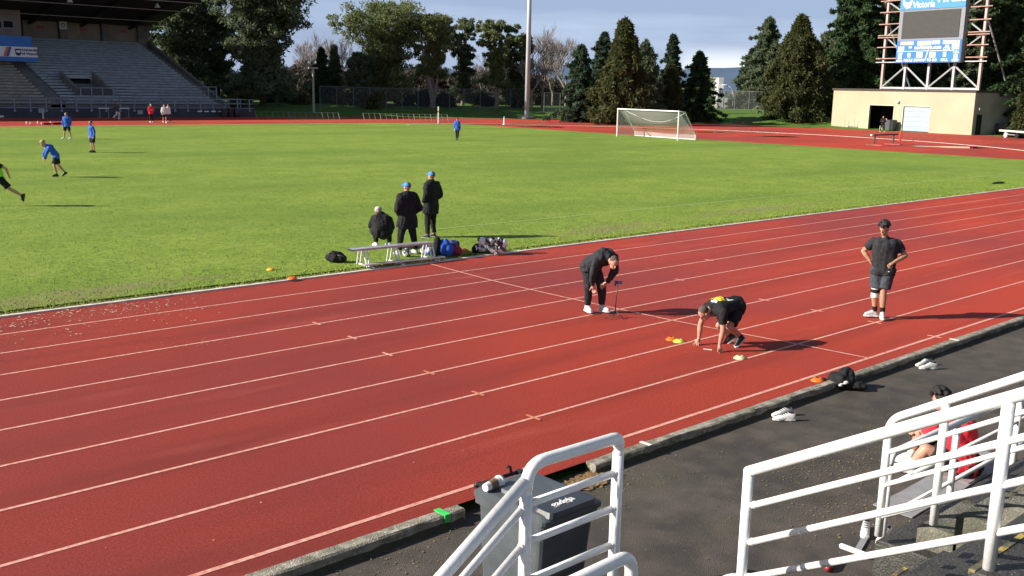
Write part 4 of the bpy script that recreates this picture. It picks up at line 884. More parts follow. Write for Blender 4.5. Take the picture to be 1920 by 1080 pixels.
for x in (bx0+.10, bx1-.10):
    mb = MB(); mb.box((x-.02, by1-.03, .93), (x+.02, by1+.05, .99)); mb.build('hinge', blk, t, off=base)
mb = MB(); mb.cone((bx0+.06, by1+.04, .97), (bx1-.06, by1+.04, .97), .017); mb.build('handle', blk, t, off=base, smooth=True)
mb = MB(); mb.cone((bx0+.0, by1-.02, 0.), (bx1-.0, by1-.02, 0.), .012); mb.build('axle', blk, t, off=base)
for x in (bx0-.005, bx1-.045):
    mb = MB(); mb.cone((x, by1-.02, 0.0), (x+.05, by1-.02, 0.0), .10, n=24); w_ = mb.build('wheel', blk, t, off=base, smooth=False); mb = MB(); mb.cone((x-.004, by1-.02, 0.0), (x+.054, by1-.02, 0.0), .045, n=16); mb.build('hub', bing, w_, off=base)
mb = MB(); mb.tube([(bx1-.2, by1+.02, .98), (bx1-.2, by1+.035, 1.04), (bx1-.24, by1+.035, 1.05)], .012); mb.build('hinge', blk, t, off=base, smooth=True)
# paper cup on the lid
g = V((bx0+.08, by1-.14, .985)); t = thing('paper_cup', 'white takeaway cup with brown sleeve lying on the wheelie bin lid', 'cup', g, R(8))
def cyl(m, x0, x1, ra, rb): m.cone((x0, 0, .036), (x1, 0, .036), ra, rb, 20)
mb = MB(); cyl(mb, -.065, .075, .027, .040); mb.build('cup', whitep, t, smooth=False); mb = MB(); cyl(mb, -.025, .035, .0325, .0385); mb.build('sleeve', mat('brown_card', (.2, .12, .07), .85), t)
mb = MB(); cyl(mb, .075, .088, .044, .043); cyl(mb, .088, .104, .038, .034); mb.build('lid', whitep, t)
for o in list(t.children): pass
t.scale = (1.2, 1.2, 1.2)
# drum with white lid at the bottom edge
g = G(1398, 1098, .78); g.z = -.1; t = thing('drum', 'dark round bin with a white lid, just showing at the bottom edge between the rails', 'bin', g)
mb = MB(); mb.lathe((0, 0, 0), [(.17, 0), (.19, .1), (.20, .8), (.21, .82)], 28); mb.build('body', blk, t, smooth=True); mb = MB(); mb.lathe((0, 0, 0), [(.22, .82), (.22, .85), (.19, .88), (.01, .89)], 28); mb.build('lid', whitep, t, smooth=True)
# red bottle on the ground
g = G(1552, 1072, -.1); mb = MB(); mb.cone((0, 0, .035), (.16, .05, .035), .035, dome=True); mb.cone((.16, .05, .035), (.2, .06, .035), .015); o = mb.build('bottle', mat('dark_red_plastic', (.28, .02, .03), .4), None, smooth=True, label='dark red bottle lying on the asphalt at the bottom edge', cat='bottle'); o.location = g
# wheel chock / mat by the man: brown board
g = G(1720, 846, -.1); o = MB().box((-.5, -.14, 0), (.5, .14, .03)).build('board', mat('weathered_board', (.14, .10, .06), .9, (.07, .055, .035), 5, stretch=(1, 12, 1)), None, label='weathered brown board on the asphalt left of the man in red', cat='board'); o.location = g; o.rotation_euler = (0, 0, .1)
# ------------------------------------------------------------------ grandstand
YF, XE, YB = 93., 43., 116.5
ZF, ZT = 1.0, 8.5; NR = 24
seatz = lambda y: ZF+(y-YF-1.2)*(ZT-ZF)/(YB-YF-1.2)
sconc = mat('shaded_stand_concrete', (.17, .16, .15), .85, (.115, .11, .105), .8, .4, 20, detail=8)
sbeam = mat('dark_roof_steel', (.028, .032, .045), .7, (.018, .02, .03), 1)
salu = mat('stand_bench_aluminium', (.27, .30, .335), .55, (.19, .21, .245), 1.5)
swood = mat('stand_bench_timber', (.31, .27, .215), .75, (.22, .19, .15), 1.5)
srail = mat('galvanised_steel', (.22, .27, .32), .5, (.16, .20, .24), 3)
t = thing('grandstand', 'large roofed grandstand with rows of benches across the far track, left edge', 'grandstand', (8, YF, 0)); base = t.location.copy(); GS = t
def gb(name, mb, m, par=None, **k): return mb.build(name, m, par or GS, off=base, **k)
X0 = -38.
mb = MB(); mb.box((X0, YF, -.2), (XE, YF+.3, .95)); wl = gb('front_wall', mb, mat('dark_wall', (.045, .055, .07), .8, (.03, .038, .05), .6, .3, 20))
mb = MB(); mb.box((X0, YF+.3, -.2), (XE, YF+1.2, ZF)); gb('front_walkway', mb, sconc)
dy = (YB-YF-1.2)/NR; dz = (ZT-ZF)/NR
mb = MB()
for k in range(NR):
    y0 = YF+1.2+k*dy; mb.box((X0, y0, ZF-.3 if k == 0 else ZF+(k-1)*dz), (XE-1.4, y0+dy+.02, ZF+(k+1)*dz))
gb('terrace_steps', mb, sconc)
XS = 24.2     # change from timber benches to aluminium
for k in range(NR):
    y0 = YF+1.2+k*dy; z = ZF+(k+1)*dz
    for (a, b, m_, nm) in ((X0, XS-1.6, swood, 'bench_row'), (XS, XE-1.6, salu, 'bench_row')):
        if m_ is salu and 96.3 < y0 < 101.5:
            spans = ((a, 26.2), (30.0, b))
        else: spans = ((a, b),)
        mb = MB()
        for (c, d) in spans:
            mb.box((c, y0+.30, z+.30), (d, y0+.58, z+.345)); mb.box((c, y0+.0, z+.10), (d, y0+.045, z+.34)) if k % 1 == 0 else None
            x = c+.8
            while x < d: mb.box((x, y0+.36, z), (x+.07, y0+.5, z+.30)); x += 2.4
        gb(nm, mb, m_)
# end parapet and stairs down the right hand end
mb = MB(); e0, e1 = (YF+1.0, 1.3), (YB+.2, ZT+.85)
mb.hexa([(XE-.3, e0[0], -.2), (XE, e0[0], -.2), (XE, e1[0], -.2), (XE-.3, e1[0], -.2), (XE-.3, e0[0], e0[1]), (XE, e0[0], e0[1]), (XE, e1[0], e1[1]), (XE-.3, e1[0], e1[1])]); gb('end_wall', mb, sconc)
for k in range(NR):
    pass
mb = MB()
for k in range(NR): y0 = YF+1.2+k*dy; mb.box((XE-1.4, y0, ZF-.2), (XE-.31, y0+dy*.5, ZF+(k+.5)*dz)); mb.box((XE-1.4, y0+dy*.5, ZF-.2), (XE-.31, y0+dy+.01, ZF+(k+1)*dz))
gb('aisle_steps', mb, sconc)
mb = MB(); y0 = YF+1.2; mb.hexa([(XS-1.55, y0, ZF-.2), (XS-.1, y0, ZF-.2), (XS-.1, YB, ZF-.2), (XS-1.55, YB, ZF-.2), (XS-1.55, y0, ZF+.45), (XS-.1, y0, ZF+.45), (XS-.1, YB, ZT+.45), (XS-1.55, YB, ZT+.45)]); gb('aisle_steps', mb, sconc)
# front rail
for z in (1.0, 1.5, 2.0):
    mb = MB(); mb.cone((X0, YF+.1, z), (XE+2.6, YF+.1, z), .045, n=8); gb('rail', mb, srail)
x = 0.
while x < XE+2.7:
    mb = MB(); mb.box((x, YF-.03, .62), (x+.09, YF+.13, 2.03)); mb.box((x-.08, YF-.06, .60), (x+.17, YF-.0, .82)); gb('rail_post', mb, srail); x += 1.55
# right end platform with its own rail
mb = MB(); mb.box((XE, YF, -.2), (XE+2.7, YF+3.4, .92)); gb('end_platform', mb, mat('dark_wall2', (.05, .05, .055), .85))
for z in (1.5, 2.0, 2.9, 3.4):
    mb = MB(); x0_ = XE if z < 2.5 else XE-3.8; mb.cone((x0_, YF+3.3, z), (XE+2.6 if z < 2.5 else XE-.6, YF+3.3, z), .045, n=8); gb('rail', mb, srail)
for x in (XE-3.8, XE-2.7, XE-1.6, XE-.6): mb = MB(); mb.box((x, YF+3.25, 1.8), (x+.08, YF+3.35, 3.45)); gb('rail_post', mb, srail)
for x in (XE+.9, XE+2.5): mb = MB(); mb.box((x, YF+3.25, .9), (x+.08, YF+3.35, 2.0)); gb('rail_post', mb, srail)
# stairway opening
mb = MB(); vx0, vx1 = 26.6, 29.8; vy0, vy1 = 96.6, 101.4; z0 = seatz(vy0); z1 = seatz(vy1)+.55
swl = mat('weathered_grey_timber', (.23, .205, .175), .8, (.15, .135, .115), 2)
dk = mat('black_interior', (.006, .006, .007), .9); sc2 = mat('pale_concrete', (.36, .36, .36), .85)
mb.box((vx0-.9, vy0-.5, z0-.3), (vx1+.9, vy1+.4, z0+.25)); vm = gb('stairway_opening', mb, sconc)
mb = MB(); mb.box((vx0+.2, vy1+.2, z0+.25), (vx1-.2, vy1+.42, z1+.1)); gb('door', mb, dk, vm)
for x in (vx0-.35, vx1+.05):
    mb = MB(); mb.hexa([(x, vy0-.3, z0), (x+.3, vy0-.3, z0), (x+.3, vy1+.4, z0), (x, vy1+.4, z0), (x, vy0-.3, z0+1.0), (x+.3, vy0-.3, z0+1.0), (x+.3, vy1+.4, z1+.9), (x, vy1+.4, z1+.9)]); gb('cheek_wall', mb, sconc)
mb = MB(); mb.box((vx0, vy1+.2, z1-.1), (vx1, vy1+1.3, z1+.5)); gb('lintel', mb, sc2)
mb = MB(); mb.box((vx0-.2, vy0-.5, z0+.2), (vx1+.2, vy0-.44, z0+1.15)); gb('opening_rail', mb, mat('dark_panel', (.05, .055, .065), .7))
for i in range(4): mb = MB(); x = vx0-.2+i*(vx1-vx0+.35)/3; mb.box((x, vy0-.56, z0+.1), (x+.1, vy0-.50, z0+1.3)); gb('rail_post', mb, srail)
mb = MB(); mb.cone((vx0-.3, vy0-.5, z0+1.28), (vx1+.3, vy0-.5, z0+1.28), .05, n=8); gb('rail', mb, srail)
for x in (vx0-2.2, vx1+.9): 
    mb = MB()
    for k in range(5): y = vy0-1+k*dy; mb.box((x, y+.28, seatz(y)+.36+.3), (x+1.3+.25*k*(1 if x > 28 else 0), y+.62, seatz(y)+.72)); 
    gb('pale_bench_cover', mb, mat('pale_grey_board', (.50, .50, .52), .7))
# back wall, columns, panels
mb = MB(); mb.box((X0, YB+.4, ZT-.6), (XE, YB+.7, 13.4)); gb('back_wall', mb, sbeam)
beig = mat('beige_panel', (.235, .20, .165), .85, (.19, .165, .135), .8)
cols = [onY(118, 60, YB).x, onY(197, 65, YB).x, onY(268, 65, YB).x+.3, onY(30, 60, YB).x]
ZB = ZT+.25
for i, (xa, xb) in enumerate(((cols[3]+.9, cols[0]-.55), (cols[0]+.55, cols[1]-.55), (cols[1]+.55, cols[2]-.75))):
    mb = MB(); mb.box((xa, YB+.2, ZB), (xb, YB+.38, ZB+2.55)); gb('wall_panel', mb, beig)
    mb = MB(); mb.box(((xa+xb)/2-.45, YB+.15, ZB+1.3), ((xa+xb)/2+.45, YB+.2, ZB+1.7)); gb('section_sign', mb, mat('dull_red_sign', (.28, .09, .09), .7))
for c in cols[:3]:
    mb = MB(); mb.box((c-.42, YB-.3, ZT-.2), (c+.42, YB+.38, ZT+3.2)); gb('column', mb, sconc)
for c in (cols[0], cols[2]):
    mb = MB(); mb.box((c-.5, YB-.36, ZB+1.35), (c+.4, YB-.30, ZB+2.25)); sg = gb('letter_sign', mb, mat('white_sign', (.62, .62, .62), .6))
    text_mesh('D', .72, blk, sg, Matrix.Translation(V((c-.05, YB-.40, ZB+1.8))-base) @ Matrix.Rotation(R(90), 4, 'X'), ext=.01, bold=.01)
mb = MB(); mb.box((XE-1.5, YB-.4, ZT-.3), (XE, YB+.7, ZT+3.6)); gb('corner_column', mb, sconc)
# roof: soffit rises to the front
def roofz(y): return 11.0+(YB-y)*(13.75-11.0)/(YB-100.8)
mb = MB(); ya, yb = YF+5.9, YB+1.5; za, zb_ = roofz(ya), roofz(yb)
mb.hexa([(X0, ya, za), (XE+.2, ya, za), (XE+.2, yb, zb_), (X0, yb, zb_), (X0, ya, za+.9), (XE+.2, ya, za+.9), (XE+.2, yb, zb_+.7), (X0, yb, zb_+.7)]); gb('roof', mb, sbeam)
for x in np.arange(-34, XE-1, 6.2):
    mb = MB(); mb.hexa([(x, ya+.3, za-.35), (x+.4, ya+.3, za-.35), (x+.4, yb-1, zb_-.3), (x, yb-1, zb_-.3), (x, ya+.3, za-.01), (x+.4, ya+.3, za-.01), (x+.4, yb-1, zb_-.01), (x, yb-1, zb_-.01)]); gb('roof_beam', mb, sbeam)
for y in (100.5, 105, 111):
    mb = MB(); mb.cone((X0, y, roofz(y)-.55), (XE, y, roofz(y)-.55), .05, n=6); gb('conduit', mb, greyp)
for (x, y) in ((131, 4), (295, 14)):
    g = onY(x, y, 101 if x < 200 else 102); mb = MB(); mb.lathe((0, 0, 0), [(.05, .5), (.1, .45), (.34, 0), (.30, -.03), (.01, -.05)], 14); o = gb('roof_lamp', MB().lathe(g, [(.05, .5), (.1, .45), (.34, 0), (.30, -.03), (.01, -.05)], 14), mat('lamp_shell', (.5, .52, .55), .4))
# press box and banner
pb0, pb1 = onY(-120, 60, 112).x, onY(38, 40, 112).x
mb = MB(); mb.box((pb0, 111.9, 8.1), (pb1, YB+.2, 12)); pbx = gb('press_box', mb, mat('pinkish_wall', (.27, .22, .22), .8, (.22, .18, .18), .7))
for (xa, xb) in ((5, 25), (-20, 3)):
    a = onY(xa, 53, 111.9); b = onY(xb, 38, 111.9); mb = MB(); mb.box((a.x, 111.82, a.z), (b.x, 111.9, b.z)); f_ = gb('window', mb, greyp, pbx); mb = MB(); mb.box((a.x+.12, 111.8, a.z+.12), (b.x-.12, 111.82, b.z-.12)); gb('pane', mb, dk, f_)
yb_ = 103.5
a = onY(-160, 116, yb_); b = onY(71, 116, yb_); c = onY(62, 72, yb_); d = onY(71, 89, yb_); e_ = onY(71, 108, yb_)
bl_ = mat('blue_banner', (.035, .16, .48), .7, (.03, .13, .40), 1)
mb = MB(); mb.box((a.x, yb_, b.z), (b.x, yb_+.08, e_.z)); bn = gb('banner', mb, bl_)
mb = MB(); mb.box((a.x, yb_+.5, d.z), (c.x, yb_+.58, c.z+.2)); gb('banner_panel', mb, bl_, bn)
mb = MB(); mb.box((a.x, yb_-.05, e_.z), (b.x, yb_+.08, d.z)); wb = gb('white_banner', mb, mat('white_banner_cloth', (.72, .72, .74), .7), bn)
for (xa, xb, m_) in ((12, 17, mat('orange_stripe', (.55, .18, .06), .7)), (17, 22, mat('violet_stripe', (.12, .06, .30), .7))):
    p0 = onY(xa, 100, yb_); p1_ = onY(xb, 100, yb_); mb = MB(); w_ = p1_.x-p0.x; s_ = .35
    mb.hexa([(p0.x-s_, yb_-.09, e_.z+.05), (p1_.x-s_, yb_-.09, e_.z+.05), (p1_.x-s_, yb_-.06, e_.z+.05), (p0.x-s_, yb_-.06, e_.z+.05), (p0.x, yb_-.09, d.z-.05), (p1_.x, yb_-.09, d.z-.05), (p1_.x, yb_-.06, d.z-.05), (p0.x, yb_-.06, d.z-.05)]); gb('stripe', mb, m_, bn)
navy = mat('navy_lettering', (.02, .03, .10), .7)
q = onY(50, 99, yb_)
text_mesh('University\nof Victoria', .42, navy, bn, Matrix.Translation(V((q.x+.35, yb_-.08, q.z+.1))-base) @ Matrix.Rotation(R(90), 4, 'X'), ext=.01, bold=.008)
def crest(par, pos, s, m1, m2, off, rot=None):
    c = [(-.5, .6), (.5, .6), (.5, -.05), (.36, -.4), (0, -.65), (-.36, -.4), (-.5, -.05)]
    rot = rot or Matrix.Identity(4)
    mb = MB(); mb.rings([[V(pos)+rot@V((x*s, .0, z*s)) for x, z in c], [V(pos)+rot@V((x*s, -.04*1, z*s)) for x, z in c]]); o = mb.build('crest', m1, par, off=off)
    mb = MB(); mb.rings([[V(pos)+rot@V((x*s*.7, -.045, z*s*.35+.12*s)) for x, z in c], [V(pos)+rot@V((x*s*.7, -.06, z*s*.35+.12*s)) for x, z in c]]); mb.build('emblem', m2, o, off=off)
q2 = onY(34, 98, yb_); crest(bn, (q2.x, yb_-.06, q2.z), .62, navy, whitep, base)
# hurdles, boards and bits along the front wall
def hurdle(a, b, h, label, m, group):
    d = b-a; t = thing('hurdle', label, 'hurdle', a, math.atan2(d.y, d.x), group); Lh = d.length
    mb = MB(); mb.box((-.03, -.012, h-.1), (Lh+.03, .012, h)); mb.build('board', m[0], t)
    for x in (.04, Lh-.08): mb = MB(); mb.box((x, -.02, .04), (x+.05, .02, h-.1)); mb.box((x, -.02, 0), (x+.05, .62, .045)); mb.build('leg', m[1], t)
    return t
for (xa, xb, y) in ((163, 182, 218.5), (196, 215, 218)):
    a = G(xa, y); b = G(xb, y); hurdle(V((a.x, 92.2, 0)), V((b.x, 92.2, 0)), 1.05, ('pale hurdle against the grandstand wall, left of two' if xa < 170 else 'pale hurdle against the grandstand wall, beside the jogging runner'), (whitep, greyp), 'hurdles by the grandstand wall')
sg = mat('grey_board', (.35, .36, .38), .7)
for i, x in enumerate((78, 263)):
    p = onY(x, 207+i*3, YF-.05); mb = MB(); mb.box((p.x-.3, YF-.06, p.z-.25), (p.x+.3, YF-.005, p.z+.2)); gb('wall_plate', mb, sg)
for x in (374, 387, 400, 413, 425):
    p = onY(x, 209, YF+.0); mb = MB(); mb.box((p.x-.28, YF-.10, p.z-.06), (p.x+.28, YF-.04, p.z+.07)); gb('wall_light', mb, mat('white_fitting', (.75, .75, .75), .5))
for x, w in ((421, .35), (433, .3), (444, .35)):
    p = onY(x, 218, YF-.6); t2 = thing('waste_bin', {421: 'dark brown barrel at the right end of the grandstand wall', 433: 'short brown barrel between two others at the grandstand end', 444: 'black barrel just beyond the grandstand end rail'}[x], 'barrel', (p.x, YF-.6, 0), 0, 'barrels by the grandstand end')
    mb = MB(); mb.lathe((0, 0, 0), [(w*.9, 0), (w, .1), (w, 1.0), (w*.9, 1.05)], 14); mb.build('body', mat('brown_barrel', (.05, .03, .028), .8) if x < 440 else blk, t2, smooth=True); mb = MB(); mb.lathe((0, 0, 1.05), [(w*.8, 0), (w*.75, .03)], 14); mb.build('rim', greyp, t2)
# ------------------------------------------------------------------ row of tilted hurdles on the bank
gstee = mat('green_grey_steel', (.11, .17, .15), .7)
def rack(x0, x1, y, n, label, m):
    a = G(x0, y); b = G(x1, y)
    a = atD(x0, y, 121.); b = atD(x1, y, 121.); 
    a.z = tz(a.x, a.y)-.05; b.z = tz(b.x, b.y)-.05
    d = b-a; t = thing('hurdle_row', label, 'hurdles', a, math.atan2(d.y, d.x)); Lh = d.length
    for i in range(n):
        x = Lh*i/(n-1); big = i % 3 == 0
        mb = MB(); mb.cone((x, 0, 0), (x-.22, .25, 1.0), .05 if big else .025, n=6); mb.build('leg', m, t)
    mb = MB(); mb.cone((0-.22, .25, .98), (Lh-.22, .25, .98), .02, n=6); mb.build('rail', m, t)
rack(482, 638, 218.5, 16, 'row of green-grey metal hurdle frames leaning on the shaded bank, left of the lit ones', gstee)
rack(684, 842, 217, 16, 'row of pale metal hurdle frames on the bank, partly in sunlight', mat('sunlit_green_steel', (.17, .21, .16), .8))  # paler copy of the steel: sunlight on this row is put into its colour
# pale board lying behind the track bend
a = atD(765, 219, 108.); b = atD(960, 220, 116.); 
mb = MB(); a.z = tz(a.x, a.y); b.z = tz(b.x, b.y)
d = (b-a).normalized(); q = V((-d.y, d.x, 0))*.35
mb.hexa([a-q, b-q, b+q, a+q, a-q+V((0, 0, .22)), b-q+V((0, 0, .22)), b+q+V((0, 0, .22)), a+q+V((0, 0, .22))])
mb.build('timber_edging', mat('sand_timber', (.42, .33, .20), .9, (.25, .2, .13), .8), None, label='long pale timber edging along the outside of the far bend', cat='edging')
# ------------------------------------------------------------------ equipment shed and scoreboard
SL = G(1558, 237.5); SR = G(1821, 252.5); SL.z = SR.z = 0
su = (SR-SL); SW = su.length; su.normalize(); sn = V((su.y, -su.x, 0))      # sn: out of the front wall, towards the field
if sn.dot(CAM-SL) < 0: sn = -sn
def onS(x, y, off=0.):
    """photo point on the plane of the shed front moved back by off -> (s, z)"""
    o_ = SL-sn*off; d = ray(x, y); k = (o_-CAM).dot(sn)/d.dot(sn); p = CAM+d*k; return (p-SL).dot(su), p.z
SH = (onS(1564, 169)[1]+onS(1828, 173)[1])/2
shed = thing('equipment_shed', 'flat-roofed beige shed under the scoreboard with one open and one white garage door', 'shed', SL, math.atan2(su.y, su.x))
# local frame: x along the front, y inwards (away from the field)
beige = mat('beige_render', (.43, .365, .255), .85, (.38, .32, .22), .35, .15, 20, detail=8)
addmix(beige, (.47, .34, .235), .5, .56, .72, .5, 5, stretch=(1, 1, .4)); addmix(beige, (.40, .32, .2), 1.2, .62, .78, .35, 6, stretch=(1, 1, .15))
sgn = 1 if (shed.matrix_world.to_3x3() @ V((0, 1, 0))).dot(sn) < 0 else -1
bpy.context.view_layer.update()
loc_y = V((-su.y, su.x, 0)); sg_ = 1 if loc_y.dot(sn) < 0 else -1
DP = 15.0
def sb(a, b): # box in shed-local coords with y inwards
    return (a[0], min(a[1]*sg_, b[1]*sg_), a[2]), (b[0], max(a[1]*sg_, b[1]*sg_), b[2])
d1 = (onS(1627, 243)[0], onS(1672, 246)[0], onS(1629, 197)[1]); d2 = (onS(1690, 247)[0], onS(1740, 250)[0], onS(1692, 199)[1])
def sbox(mb, a, b): p, q = sb(a, b); mb.box(p, q)
mb = MB()
for (a, b, z0, z1) in ((0, d1[0], -.3, SH), (d1[0], d1[1], d1[2], SH), (d1[1], d2[0], -.3, SH), (d2[0], d2[1], d2[2], SH), (d2[1], SW, -.3, SH)): sbox(mb, (a, 0, z0), (b, .25, z1))
mb.build('front_wall', beige, shed)
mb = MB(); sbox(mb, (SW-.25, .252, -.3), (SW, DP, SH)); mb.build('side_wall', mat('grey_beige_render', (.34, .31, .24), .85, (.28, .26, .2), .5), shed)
mb = MB(); sbox(mb, (0, .252, -.3), (.25, DP, SH)); mb.build('side_wall', beige, shed)
mb = MB(); sbox(mb, (.25, DP-.25, -.3), (SW-.25, DP, SH)); sbox(mb, (.26, 3.2, -.3), (SW-.26, 3.4, SH)); mb.build('back_wall', dk, shed)
mb = MB(); sbox(mb, (-.15, -.12, SH+.002), (SW+.15, DP+.1, SH+.22)); mb.build('roof', mat('dark_roof_edge', (.05, .04, .035), .8), shed)
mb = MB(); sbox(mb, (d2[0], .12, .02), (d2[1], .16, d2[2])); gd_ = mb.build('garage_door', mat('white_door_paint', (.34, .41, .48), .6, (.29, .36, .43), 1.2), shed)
for i in range(1, 5): mb = MB(); z = d2[2]*i/5; sbox(mb, (d2[0]+.02, .10, z-.02), (d2[1]-.02, .119, z+.02)); mb.build('panel_joint', mat('pale_grey', (.24, .29, .34), .6), gd_)
for (a, b, z) in ((d1[0], d1[1], d1[2]), (d2[0], d2[1], d2[2])):
    mb = MB(); sbox(mb, (a-.12, -.03, 0), (a, .12, z+.1)); sbox(mb, (b, -.03, 0), (b+.12, .12, z+.1)); sbox(mb, (a, -.03, z), (b, .12, z+.1)); mb.build('door_frame', mat('cream_trim', (.55, .50, .38), .7), shed)
mb = MB(); sbox(mb, (d1[1]-.35, .5, .02), (d1[1]-.2, 3., d1[2]-.1)); mb.build('inner_panel', mat('dark_blue_panel', (.02, .04, .08), .8), shed)
mb = MB(); s_, z_ = onS(1685, 191); mb.ell((s_, -.14*sg_, z_), (.2, .2, .2)); mb.build('wall_lamp', mat('lamp_glass', (.8, .76, .65), .3), shed, smooth=True)
mb = MB(); sbox(mb, (SW-.01, .6, .0), (SW+.04, 1.5, 2.2)); mb.build('side_door', dk, shed)
mb = MB(); sbox(mb, (SW+.002, .6, 2.7), (SW+.3, .95, 2.95)); mb.build('side_lamp', greyp, shed)
def SP(s, off, z=0.): return SL+su*s-sn*off+V((0, 0, z))
# things in the doorway
p = SP(d1[1]-.75, -.7); t = thing('chair', 'reddish folding chair in the open shed doorway', 'chair', p, math.atan2(su.y, su.x))
rdw = mat('reddish_wood', (.38, .13, .09), .7)
mb = MB(); mb.box((-.35, -.2, .42), (.35, .2, .48)); mb.build('seat', rdw, t); mb = MB(); mb.box((-.35, .17, .8), (.35, .21, 1.35)); mb.build('backrest', rdw, t)
for x in (-.33, .29):
    for y in (-.18, .17): mb = MB(); mb.box((x, y, 0), (x+.05, y+.04, .8 if y > 0 else .42)); mb.build('leg', whitep, t)
for (px_, w, h, m_, lab) in ((1674, .42, 1.1, bing, 'grey wheelie bin beside the open shed doorway'), (1681, .36, 1.15, blk, 'black wheelie bin beside the white garage door')):
    s_ = onS(px_, 245)[0]; p = SP(s_, -.75); t = thing('wheelie_bin', lab, 'bin', p, math.atan2(su.y, su.x), 'bins by the shed')
    mb = MB(); mb.rings([rr(-w*.75, w*.75, -w*.75, w*.75, .05, .05), rr(-w*.95, w*.95, -w*.95, w*.95, h, .05)]); mb.build('body', m_, t); mb = MB(); mb.rings([rr(-w, w, -w*1.05, w, h, .06), rr(-w*.8, w*.8, -w*.8, w*.8, h+.1, .06)]); mb.build('lid', m_, t)
    mb = MB(); mb.cone((-w, w*.8, .1), (w, w*.8, .1), .11, n=14); mb.build('wheel', blk, t)
s0 = onS(1588, 238)[0]; s1 = onS(1607, 240)[0]; p = SP(s0, -.5); t = thing('hurdle', 'small metal hurdle frame standing before the shed wall, left of the open door', 'hurdle', p, math.atan2(su.y, su.x))
mb = MB(); mb.box((0, -.02, .35), (s1-s0, .02, .42)); mb.build('board', greyp, t)
for x in (.05, s1-s0-.1): mb = MB(); mb.box((x, -.02, 0), (x+.04, .02, 1.15)); mb.box((x, -.3, 0), (x+.04, .3, .05)); mb.build('leg', greyp, t)
# bench and clutter right of the shed
a = G(1876, 257); b = G(1935, 262); a = a; d = (b-a); t = thing('bench', 'white bench on wheels on the grass right of the shed', 'bench', a, math.atan2(d.y, d.x)); Lz = d.length
mb = MB(); mb.box((0, -.25, .62), (Lz, .25, .78)); mb.build('seat', mat('cream_board', (.72, .72, .6), .7), t)
for x, m_ in ((.9, whitep), (2.8, blk)): mb = MB(); mb.cone((x, -.08, .26), (x, .08, .26), .27, n=18); mb.build('wheel', m_, t)
mb = MB(); mb.box((.9, -.05, .3), (2.8, .05, .38)); mb.box((.85, -.05, .3), (.95, .05, .62)); mb.box((2.75, -.05, .3), (2.85, .05, .62)); mb.build('frame', greyp, t)
for (s_, of, r_, m_, lab) in ((SW+2.0, 5.5, .5, whitep, 'white round tub on the shaded grass beside the shed'),):
    p = SP(s_+.6, of+3); p.z = tz(p.x, p.y); mb = MB(); mb.lathe((0, 0, 0), [(r_*.8, 0), (r_, .7), (r_*.9, .75), (.01, .8)], 16); o = mb.build('tub', m_, None, smooth=True, label=lab, cat='tub'); o.location = p
p = SP(SW+.7, 4.5); p.z = tz(p.x, p.y)-.05; o = MB().box((-.5, -.6, 0), (.5, .6, 1.3)).build('crate_cabinet', blk, None, label='dark cabinet against the shaded side wall of the shed', cat='cabinet'); o.location = p
mb = MB(); mb.box((-.45, -.02, .1), (.45, .02, 1.2)); 
# scoreboard --------------------------------------------------------------
OFF = 1.2
sc = thing('scoreboard', 'tall electronic scoreboard on a steel lattice above the shed roof', 'scoreboard', SP(0, OFF, SH+.22), math.atan2(su.y, su.x)); sb0 = SH+.22
gal = mat('galvanised_frame', (.48, .49, .50), .45, (.38, .39, .40), 2, metal=.3); rust = mat('rusty_primer_steel', (.42, .24, .19), .7, (.30, .17, .13), 2)
def Sx(x, y, o_=OFF): s_, z_ = onS(x, y, o_); return V((s_, 0, z_-sb0))
def bar(name, p, q, r, m, dy_=0.): mb = MB(); mb.cone((p.x, dy_, p.z), (q.x, dy_, q.z), r, n=6); return mb.build(name, m, sc)
yy = 0.25*sg_
ztop = Sx(1700, -75).z
for (x, y) in ((1650, 166), (1692, 166), (1736, 166), (1783, 167), (1832, 167)):
    a = Sx(x, y); a.z = 0; mb = MB(); mb.box((a.x-.14, yy-.14, 0), (a.x+.14, yy+.14, ztop)); mb.build('post', gal if 1660 < x < 1820 else mat('primer_post', (.46, .36, .32), .6, (.36, .28, .25), 1), sc)
    if x in (1650, 1736, 1832):
        mb = MB(); mb.cone((a.x, yy, ztop*.55), (a.x, yy+5.5*sg_, -.2), .09, n=6); mb.build('rear_brace', gal, sc)
xl, xr = Sx(1650, 166).x, Sx(1832, 167).x
for i, y in enumerate((140, 117, 110, 89, 71, 67, 46, 24, 3, -20, -42)):
    a = Sx(1652, y); z = a.z; m_ = rust if i > 1 else gal
    mb = MB(); mb.box((xl-.9 if i else xl, yy-.33*sg_-.05, z-.055), (xr+.9 if i else xr, yy-.33*sg_+.05, z+.055)) if i else None
    if i: mb.build('cross_bar', m_, sc)
mb = MB(); mb.box((xl, yy-.1, .05), (xr, yy+.1, .27)); mb.build('base_beam', gal, sc)
pm = [Sx(x, 166).x for x in (1650, 1692, 1736, 1783, 1832)]; zb1 = Sx(1700, 124).z
for (xa, xb) in ((pm[0], pm[1]), (pm[2], pm[1]), (pm[2], pm[3]), (pm[4], pm[3])):
    q = V((xb, 0, zb1)); bar('brace', V((xa, 0, .2)), q, .11, gal, yy)
for k, (xa, xb) in enumerate(((pm[0], pm[1]), (pm[4], pm[3]))):
    for (z1_, z2_) in ((Sx(1652, 70).z, Sx(1652, 105).z), (Sx(1652, 70).z, Sx(1652, 35).z), (Sx(1652, 5).z, Sx(1652, 35).z)): bar('brace', V((xa, 0, z1_)), V((xb, 0, z2_)), .09, gal, yy)
